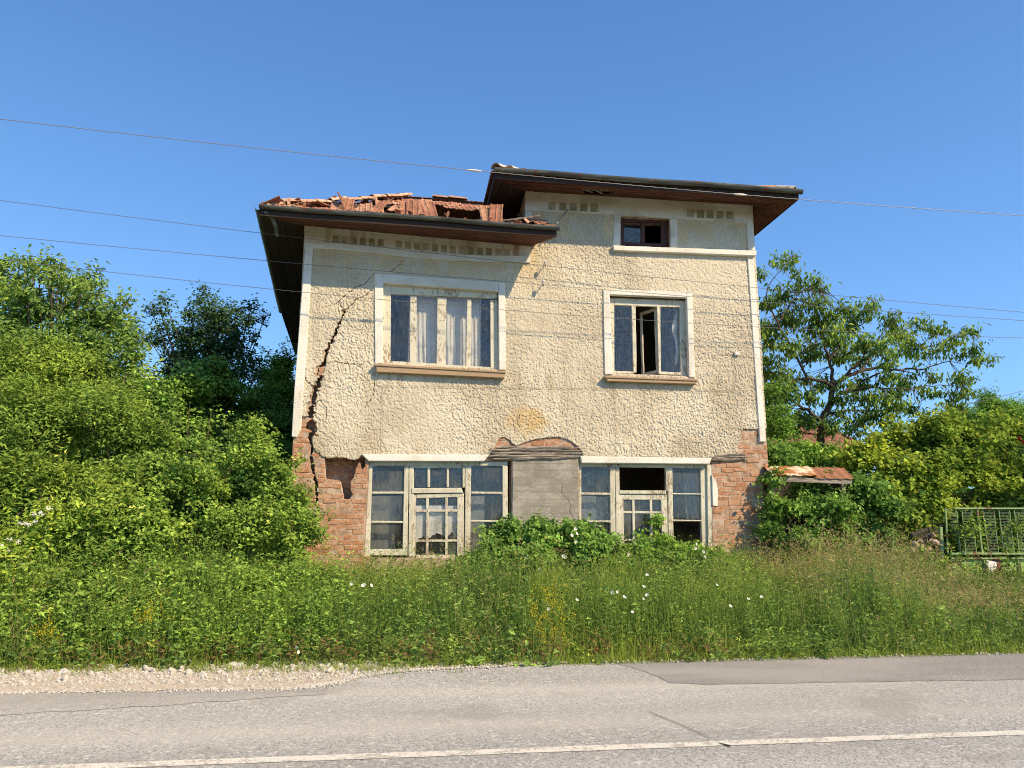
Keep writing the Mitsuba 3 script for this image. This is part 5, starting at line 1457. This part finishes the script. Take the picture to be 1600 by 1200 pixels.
# dry stalks with seed heads, thickest at right
x, y = verge_points(rng, 3000)
k = (meshkit.fbm(np.stack([x * .7, y * .9, x * 0], -1), 3, 51) > .52)
x, y = x[k], y[k]
x2, y2 = rng.uniform(8.0, 14.5, 5200), rng.uniform(-3.6, -.25, 5200)
k = meshkit.fbm(np.stack([x2 * .8, y2 * .9, x2 * 0], -1), 3, 52) + .10 * (np.abs(x2 - 10.8) < 1.8) > .5
x, y = np.r_[x, x2[k]], np.r_[y, y2[k]]
h = (canopy(x, y) + .10) * rng.uniform(.8, 1.4, len(x))
h[rng.random(len(x)) < .06] += .28
v1 = blades(rng, x, y, h, rng.uniform(.004, .006, len(x)), .30, [.54, .45, .22], .2, .15)
tip = v1[3]
n = len(tip)
D = unit(np.stack([rng.normal(0, .5, n), rng.normal(0, .5, n), rng.uniform(-.2, .8, n)], -1))
parts = [v1[:3]]
for q in range(2):
    P = tip - D * .03 * q
    Vh, Fh = leaf_arrays(P, unit(D + rng.normal(0, .4, (n, 3))), rnd(rng, n), rng.uniform(.045, .09, n), rng.uniform(.006, .012, n))
    parts.append((Vh, Fh, np.repeat(tones(rng, [.50, .415, .20], np.arange(n), .25, .1, .1), 4, 0)))
V, F, c = cat(parts)
put('dry_grass', (V, F), 'mat_grass', color=c, kind='stuff', label='straw coloured dry grass with seed heads, thickest before the shed and gate', category='grass')


def weeds(rng, x, y, H, k, L, W, base, gv=.28, yellow=.25, up=.6, spread=.05):
    """Leafy stalks: leaves set round an upright stem."""
    n = len(x)
    g = np.repeat(np.arange(n), k)
    t = rng.uniform(.15, 1.0, n * k)
    ln = rng.normal(0, .16, (n, 2))
    H_ = H[g] * t
    P = np.stack([x[g] + ln[g, 0] * H_, y[g] + ln[g, 1] * H_, gz(x[g], y[g]) + H_], -1) + rng.normal(0, spread, (n * k, 3)) * [1, 1, .4]
    az = rng.uniform(0, 2 * np.pi, n * k)
    D = unit(np.stack([np.cos(az), np.sin(az), rng.uniform(-.3, .9, n * k)], -1))
    N = unit(np.array([.2, -.3, 1.0]) * up + rng.normal(0, .4, (n * k, 3)))
    ll = L * rng.uniform(.6, 1.3, n * k) * (1.15 - .5 * t)
    V, F = leaf_arrays(P, D, N, ll, ll * W / L)
    c = np.repeat(tones(rng, base, g, gv, .15, yellow), 4, 0)
    z0 = gz(x, y)
    S = []
    a = np.stack([x, y, z0], -1); b = a + np.stack([ln[:, 0] * H, ln[:, 1] * H, H], -1)
    w = np.array([.004, 0, 0])
    VS = np.stack([a - w, a + w, b], 1).reshape(-1, 3)
    FS = np.arange(3 * n).reshape(-1, 3)
    return cat([(V, F, c), (VS, FS, np.repeat(tones(rng, np.asarray(base) * 1.1, np.arange(n), .1, .1, .3), 3, 0))])


rng = np.random.default_rng(202)
parts = []
for (cnt, k, L, W, base, hk, sd, thr) in [(3600, 22, .075, .030, GREEN * [.92, .88, .95], 1.0, 61, .45), (1500, 18, .11, .016, GREEN * [1.0, .9, .95], 1.1, 62, .48), (1500, 13, .12, .055, GREEN * [.80, .86, 1.0], .85, 63, .5), (1100, 26, .045, .02, GREEN * [1.25, 1.15, .8], 1.05, 64, .5)]:
    x, y = verge_points(rng, cnt)
    q = meshkit.fbm(np.stack([x * .7, y * .9, x * 0], -1), 3, sd) > thr - .08
    x, y = x[q], y[q]
    parts.append(weeds(rng, x, y, canopy(x, y) * hk * rng.uniform(.6, 1.25, len(x)), k, L, W, base))
x, y = rng.uniform(-8, 1.2, 1300), rng.uniform(-4.1, -1.8, 1300)      # rank broad weeds at left
parts.append(weeds(rng, x, y, (canopy(x, y) + .1) * rng.uniform(.7, 1.3, len(x)), 24, .085, .042, GREEN * [1.05, 1.1, .9]))
V, F, c = cat(parts)
put('weeds', (V, F), 'mat_leaf', color=c, kind='stuff', label='leafy weeds growing through the long grass', category='weeds')
x, y = verge_points(rng, 260, pw=1.6)
x = x[x < 6]; y = y[:len(x)]
y = np.minimum(edge_y(x) + np.abs(rng.normal(.25, .25, len(x))), -1)
V, F, c = weeds(rng, x, y, rng.uniform(.2, .45, len(x)), 16, .07, .03, [.23, .155, .07], .25, .2)
put('brown_dock', (V, F), 'mat_leaf', color=c, kind='stuff', label='withered reddish brown weeds low along the road edge', category='weeds')


def on_canopy(px, py, lift=.0):
    """Where the sight line through a pixel first meets the tops of the weeds."""
    for yy in np.linspace(-4.6, -.15, 180):
        p = at(px, py, yy)
        if p[2] < gz(p[0], p[1]) + canopy(p[0], p[1]) * .92 + lift:
            return p
    return at(px, py, -.2)


# yellow bedstraw
rng = np.random.default_rng(203)
for label, spots in [('bright yellow flowering bedstraw before the concrete block', [(840, 930), (855, 920), (870, 940), (845, 960), (865, 975), (880, 960), (838, 985), (885, 990), (850, 1000), (828, 945), (860, 945), (875, 915)]), ('small yellow flowering weed at the lower left', [(74, 978), (70, 985), (80, 990)]), ('yellow green flowering weed left of the middle', [(236, 955), (230, 962), (244, 960)])]:
    P = [on_canopy(*s, .05) for s in spots]
    t = thing('yellow_bedstraw', label, 'wildflower')
    st, hd_ = [], []
    for p in P:
        st, hd_ = [], []
        for q in range(7):
            e = p + rng.normal(0, .07, 3) * [1, 1, .8]
            g = np.array([e[0] + rng.normal(0, .03), e[1] + rng.normal(0, .03), float(gz(e[0], e[1]))])
            st.append(tube([g, (g + e) / 2 + rng.normal(0, .015, 3), e], [.003, .0025, .0015], 3))
            nn = 12
            hd_.append(leaf_arrays(e + rng.normal(0, .03, (nn, 3)) * [.7, .7, 1.6], rnd(rng, nn), rnd(rng, nn), np.full(nn, .015), np.full(nn, .012), .1))
        put(t + '__flower', join(hd_), 'mat_yellow', label='loose spray of tiny yellow flowers', kind='stuff')
        V, F = join(st)
        put(t + '__stem', (V, F), 'mat_leaf', color=np.tile(GREEN, (len(V), 1)))


def trumpet(c, n_, r):
    n_ = unit(np.asarray(n_, float)); a = unit(np.cross(n_, [.3, .1, 1])); b = np.cross(n_, a)
    V = [np.asarray(c) - n_ * r * .9]
    for i in range(10):
        t = i * 2 * math.pi / 10
        rr = r * (1.0 if i % 2 == 0 else .86)
        V.append(np.asarray(c) + (a * math.cos(t) + b * math.sin(t)) * rr + n_ * r * .05)
    for i in range(10):
        t = i * 2 * math.pi / 10
        V.append(np.asarray(c) - n_ * r * .35 + (a * math.cos(t) + b * math.sin(t)) * r * .42)
    F = []
    for i in range(10):
        j = (i + 1) % 10
        F += [(0, 11 + i, 11 + j), (11 + i, 1 + i, 1 + j), (11 + i, 1 + j, 11 + j)]
    return np.array(V), np.array(F)


rng = np.random.default_rng(204)
for i, (u, v) in enumerate([(492, 692), (518, 684), (513, 725), (510, 660), (458, 800), (450, 795), (262, 803), (332, 862), (775, 788), (332, 880)]):
    put(bw + '__flower', trumpet(at(740 + u / 3.2, 620 + v / 3.2, -1.0 if v < 740 else -1.35), [rng.normal(0, .4) + .1, -1, rng.normal(.3, .3)], .034), 'mat_petal')
for (u, v) in [(1115, 735), (1111, 757), (1150, 775), (1157, 800)]:
    put(bw2 + '__flower', trumpet(at(740 + u / 3.2, 620 + v / 3.2, -.85), [rng.normal(0, .4) + .1, -1, rng.normal(.3, .3)], .034), 'mat_petal')
for (px, py) in [(740 + u / 3.2, 620 + v / 3.2) for u, v in [(718, 975), (693, 978), (755, 1000), (867, 990), (852, 948), (850, 1010), (795, 1075), (518, 1015), (1218, 940), (1440, 1000), (1375, 1010), (1285, 1045), (868, 890), (375, 1060)]] + [(u / 2.667, 700 + v / 2.667) for u, v in [(1515, 572), (1548, 572), (1160, 405), (1205, 410), (1465, 565), (1270, 475), (1235, 830), (1243, 850)]]:
    p = on_canopy(px, py, .04)
    p = p - unit(p - CAM) * .12
    t = thing('white_flower', 'single white trumpet flower open among the long grass of the verge', 'flower', group='white flowers scattered in the long grass')
    big = 1.3 if (py < 930 and 560 < px < 585) else 1.0
    put(t + '__petals', trumpet(p, [rng.normal(0, .7), -1, rng.normal(.6, .5)], rng.uniform(.020, .032) * big), 'mat_petal')
    g = np.array([p[0], p[1] + .1, float(gz(p[0], p[1] + .1))])
    V, F = tube([g, (g + p) / 2 + rng.normal(0, .02, 3), p - [0, -.03, .02]], [.003, .0025, .002], 3)
    put(t + '__stem', (V, F), 'mat_leaf', color=np.tile(GREEN, (len(V), 1)))

# stones
rng = np.random.default_rng(205)
ico = trimesh.creation.icosphere(subdivisions=1, radius=1.0)
iv, if_ = np.array(ico.vertices), np.array(ico.faces)
ic0 = trimesh.creation.icosphere(subdivisions=0, radius=1.0)
jv, jf = np.array(ic0.vertices), np.array(ic0.faces)


def stone(rng, p, r, fine=True):
    v = (iv if fine else jv) * (1 + rng.normal(0, .16, (len(iv if fine else jv), 1))) * r * rng.uniform(.6, 1.15, 3) * [1.1, 1.0, .75]
    R = trimesh.transformations.random_rotation_matrix(rng.random(3))[:3, :3]
    return v @ R.T + p, (if_ if fine else jf)


sv = []
for i in range(5200):
    x = rng.uniform(-6.5, 2.3)
    e = edge_y(x)
    w = 1.15 if x < 1 else max(.18, 1.15 - (x - 1) * .55)
    y = e + .28 - w * rng.random() ** 1.5
    sv.append(stone(rng, np.array([x, y, float(max(gz(x, y), .009) if y > -4.7 else .009) + .004]), rng.choice([.008, .012, .018, .026], p=[.35, .35, .2, .1]), False))
GE = np.array([(-6, -5.5), (-2, -5.52), (0, -5.62), (.9, -5.72), (1.35, -5.5), (1.55, -5.15), (2.0, -4.86), (3.2, -4.74)])
for i in range(1500):
    q = rng.random() * 6.999; k = int(q); a_ = GE[k] + (GE[k + 1] - GE[k]) * (q - k)
    if k == 0 and rng.random() < .3:
        continue
    x, y = a_ + rng.normal(0, [.05, .055])
    sv.append(stone(rng, np.array([x, y, .010]), rng.choice([.008, .012, .018], p=[.45, .4, .15]), False))
for i in range(260):
    x = rng.uniform(2.2, 10)
    y = edge_y(x) + rng.normal(.02, .06)
    sv.append(stone(rng, np.array([x, y, .012]), rng.choice([.008, .012, .02]), False))
put('gravel_stones', join(sv), 'mat_stone', kind='stuff', label='loose pale pebbles strewn over the shoulder', category='gravel')
for i in range(64):
    x = rng.uniform(-4.2, 1.6)
    y = edge_y(x) - .12 + rng.normal(0, .22)
    put('stone', stone(rng, np.array([x, y, .025]), rng.uniform(.022, .05)), 'mat_stone', smooth=35, label='pale limestone lump lying along the weedy edge of the gravel', category='stone', group='pale stones along the gravel edge')

# ------------------------------------------------------------------ shed, neighbouring house, gate
t = thing('shed', 'low shed with rusty sheet iron canopy beside the right corner of the house', 'shed')
cf = lambda px, py, y: at(px, py, y)
YS = -.34
F0, F1 = at(1206, 743, YS), at(1334, 747.5, YS)
yb_ = -.02
zb0 = at(1207.6, 728.2, yb_)[2]
xm = at(1277, 745, YS)[0]


def sheet_iron(x0, x1, z0, z1, n):
    xs_ = np.linspace(x0, x1, n)
    V, F = [], []
    for off in (0, -.006):
        for i, x_ in enumerate(xs_):
            w = .010 * math.sin(i * math.pi / 2 + .5)
            for k in range(4):
                tt = k / 3
                V.append((x_, YS + (yb_ - YS) * tt, z0 + (z1 - z0) * tt + w + off))
    m = 4 * n
    for o in (0, m):
        for i in range(n - 1):
            for k in range(3):
                a = o + i * 4 + k
                q = [(a, a + 4, a + 5), (a, a + 5, a + 1)]
                F += q if o == 0 else [(c_, b_, a_) for a_, b_, c_ in q]
    for i in range(n - 1):
        a = i * 4
        F += [(a, a + m, a + 4 + m), (a, a + 4 + m, a + 4)]
    return np.array(V), np.array(F)


put(t + '__roof_sheet', sheet_iron(F0[0], xm + .03, F0[2] + .01, zb0, 19), 'mat_rust_light', label='pale roof sheet blotched with orange rust')
put(t + '__roof_sheet', sheet_iron(xm - .03, F1[0], F1[2] - .004, zb0 - .014, 17), 'mat_rust', label='evenly brown rusted roof sheet')
put(t + '__fascia', beam([F0[0] + .04, YS + .04, F0[2] - .065], [F1[0] - .03, YS + .04, F1[2] - .065], .03, .09), 'mat_greywood')
put(t + '__wall', join([box(F0[0], F1[0], .75, .9, .3, zb0 - .05), box(F0[0] - .02, F0[0] + .08, 0, .75, .3, zb0 - .25), box(F1[0] - .08, F1[0] + .02, 0, .75, .3, zb0 - .25)]), 'mat_dark')
for x_ in (F0[0] + .10, F1[0] - .10):
    put(t + '__post', beam([x_, -.1, .3], [x_, -.1, F0[2] - .10], .08, .08), 'mat_greywood')
t = thing('neighbour_house', 'neighbouring house whose red tiled roof shows through the cherry tree', 'house')
n0_, n1_ = at(1180, 700, 11), at(1345, 702, 11)
put(t + '__wall', box(n0_[0] - 1.5, n1_[0] + .2, 11.3, 17, .3, n0_[2] - .05), 'mat_inner')
rz1 = at(1240, 664, 14)[2]
put(t + '__roof', (np.array([[n0_[0] - 2, 10.9, n0_[2]], [n1_[0] + .5, 10.9, n0_[2]], [n1_[0] + .5, 14, rz1], [n0_[0] - 2, 14, rz1], [n1_[0] + .5, 17.3, n0_[2]], [n0_[0] - 2, 17.3, n0_[2]]]) - [0, 0, .05], np.array([[0, 1, 2], [0, 2, 3], [3, 2, 4], [3, 4, 5]])), 'mat_dark')
sl = unit(np.array([0, 3.1, rz1 - n0_[2]])); sn = unit(np.array([0, -(rz1 - n0_[2]), 3.1]))
fv, ff = [], []
for row in range(int(np.hypot(3.1, rz1 - n0_[2]) / .34)):
    for x_ in np.arange(n0_[0] - 1.9, n1_[0] + .4, .22):
        M = frame([x_, 10.9, n0_[2] + .0], [1, 0, 0], sl, sn) @ rotm(rng.normal(0, .02), 0, rng.normal(0, .02))
        fv.append((M[:3, :3] @ tv.T).T + M[:3, 3] + sl * row * .34 + sn * rng.normal(.0, .008)); ff.append(tf)
put(t + '__roof__tile_field', join(list(zip(fv, ff))), TILES[0], kind='stuff')

YG = -.35
gt = thing('gate', 'green painted iron gate with wire mesh above and sheet metal below', 'gate')


def gbar(p0, p1, w, d, y=YG, key='bar', mat='mat_green_bar'):
    put(gt + '__' + key, beam(at(*p0, y), at(*p1, y), w, d, .004), mat)


g6 = lambda u, v: (1400 + u / 7.06, 760 + v / 7.06)
for (u0, u1, key, w) in [(545, 572, 'bar', .03), (665, 712, 'bar', .018), (725, 768, 'bar', .018), (828, 888, 'bar', .018), (893, 950, 'post', .036), (950, 1022, 'bar', .018), (1075, 1132, 'bar', .018), (1130, 1190, 'bar', .018), (1248, 1302, 'bar', .018), (1300, 1358, 'bar', .018), (1420, 1480, 'post', .036), (1540, 1600, 'bar', .018), (1660, 1720, 'bar', .018)]:
    gbar(g6(u0, 243), g6(u1, 742), w, w, key=key)
gbar(g6(490, 450), g6(520, 1150), .06, .06, key='post')
gbar(g6(640, 243), g6(1800, 243), .03, .03, y=YG - .03, key='rail')
gbar(g6(605, 742), g6(1850, 742), .035, .04, y=YG - .03, key='rail')
gbar(g6(605, 795), g6(1850, 795), .035, .03, y=YG - .035, key='rail')
z_low = .25
for (u0, u1) in [(612, 968), (985, 1345), (1362, 1850)]:
    a, b = at(*g6(u0, 800), YG + .01), at(*g6(u1, 800), YG + .01)
    put(gt + '__sheet_panel', box(a[0], b[0], YG, YG + .008, z_low, a[2], .002), 'mat_green')
for (u0, u1) in [(968, 1000), (1345, 1375)]:
    a = at(*g6(u0, 800), YG - .02); b = at(*g6(u1, 1120), YG - .02)
    put(gt + '__bar', beam(a, [b[0], YG - .02, z_low], .03, .03), 'mat_green_bar')
for (ua, ub, va, vb) in [(560, 668, 700, 715), (730, 832, 765, 890), (960, 1078, 1020, 1135), (1135, 1250, 1190, 1305), (1305, 1420, 1358, 1480), (1480, 1600, 1540, 1660)]:
    ws = []
    for i in range(30):
        tt = (i + .5) / 30
        p0 = at(*g6(ua + (va - ua) * tt, 245 + 495 * tt), YG); p1 = at(*g6(ub + (vb - ub) * tt, 245 + 495 * tt), YG)
        m_ = np.linspace(p0, p1, 8); m_[1:-1, 2] += .004 * np.sin(np.arange(6) * 2.6 + i); m_[1:-1, 1] += .006 * np.cos(np.arange(6) * 3.1)
        ws.append(tube(m_, .0032, 4))
    put(gt + '__mesh_panel', join(ws), 'mat_mesh')
q = [at(*g6(u, v), YG - .07 - d) for u, v, d in [(1000, 815, .03), (1105, 835, .0), (1112, 880, .03), (1095, 930, .01), (1085, 960, .0), (1040, 965, .03), (1020, 900, .05), (1060, 880, .06)]]
V = np.array(q + [p + np.array([0, .012, 0]) for p in q])
F = [(i, (i + 1) % 7, 7) for i in range(7)] + [(8 + (i + 1) % 7, 8 + i, 15) for i in range(7)] + [f_ for i in range(7) for f_ in ((i, 8 + i, 8 + (i + 1) % 7), (i, 8 + (i + 1) % 7, (i + 1) % 7))]
put('white_plate', (V, np.array(F)), 'mat_white', label='crumpled white plate tied to the lower part of the green gate', category='plate')
hp = thing('rubble_heap', 'heap of stones, earth and burnt timber left of the green gate', 'rubble')
hc = at(1448, 842, .1)
rng = np.random.default_rng(206)
X_, Y_ = np.linspace(hc[0] - 1.0, hc[0] + .9, 20), np.linspace(-.8, 1.0, 16)
put(hp + '__earth', grid_sheet(X_, Y_, lambda a, b: gz(a, b) - .05 + np.maximum(0, hc[2] - .75) * np.exp(-((a - hc[0]) / .55) ** 2 - ((b - .1) / .5) ** 2) + .08 * meshkit.noise(np.stack([a * 6, b * 6, a * 0], -1), 4)), 'mat_ground', smooth=True)
for (px, py, r) in [(1430, 852, .10), (1442, 855, .09), (1452, 858, .08), (1462, 848, .11), (1470, 852, .08), (1425, 860, .07), (1438, 846, .07), (1458, 836, .08)]:
    put(hp + '__stone', stone(rng, at(px, py, -.35), r * .8), 'mat_mortar', smooth=35)
for (a, b, r, m_) in [((1424, 838), (1452, 826), .05, 'mat_dark'), ((1440, 842), (1462, 830), .06, 'mat_dark'), ((1430, 848), (1456, 843), .03, 'mat_greywood')]:
    P = np.linspace(at(*a, -.2), at(*b, -.05), 5)
    put(hp + '__timber', tube(P + rng.normal(0, .01, P.shape), r, 7), m_)
for i, (px, y, hh, lab) in enumerate([(-120, 22, 4.2, 'round green tree far behind the left thicket'), (1330, 24, 4.0, 'dark tree far behind the neighbouring roof'), (1480, 26, 3.4, 'pale tree far behind the cherry tree'), (1640, 22, 4.0, 'broad tree far behind the right edge'), (230, 26, 4.4, 'dark tree far behind the plum'), (430, 24, 3.2, 'small round tree far behind the house corner')]):
    rng = np.random.default_rng(300 + i)
    p = foot(px, y)
    bl = [(p + np.array([rng.uniform(-1.6, 1.6), rng.uniform(-1, 1), hh * rng.uniform(.35, .85)]), rng.uniform(.9, 1.3)) for _ in range(7)]
    plant('background_tree', lab, 'tree', rng, p, bl, .14, dens=420, k=9, spread=.16, L=.22, W=.13, base=GREEN * [.8, .95, 1.1], line=.4, nt=20, lump=.5, shell=.5)
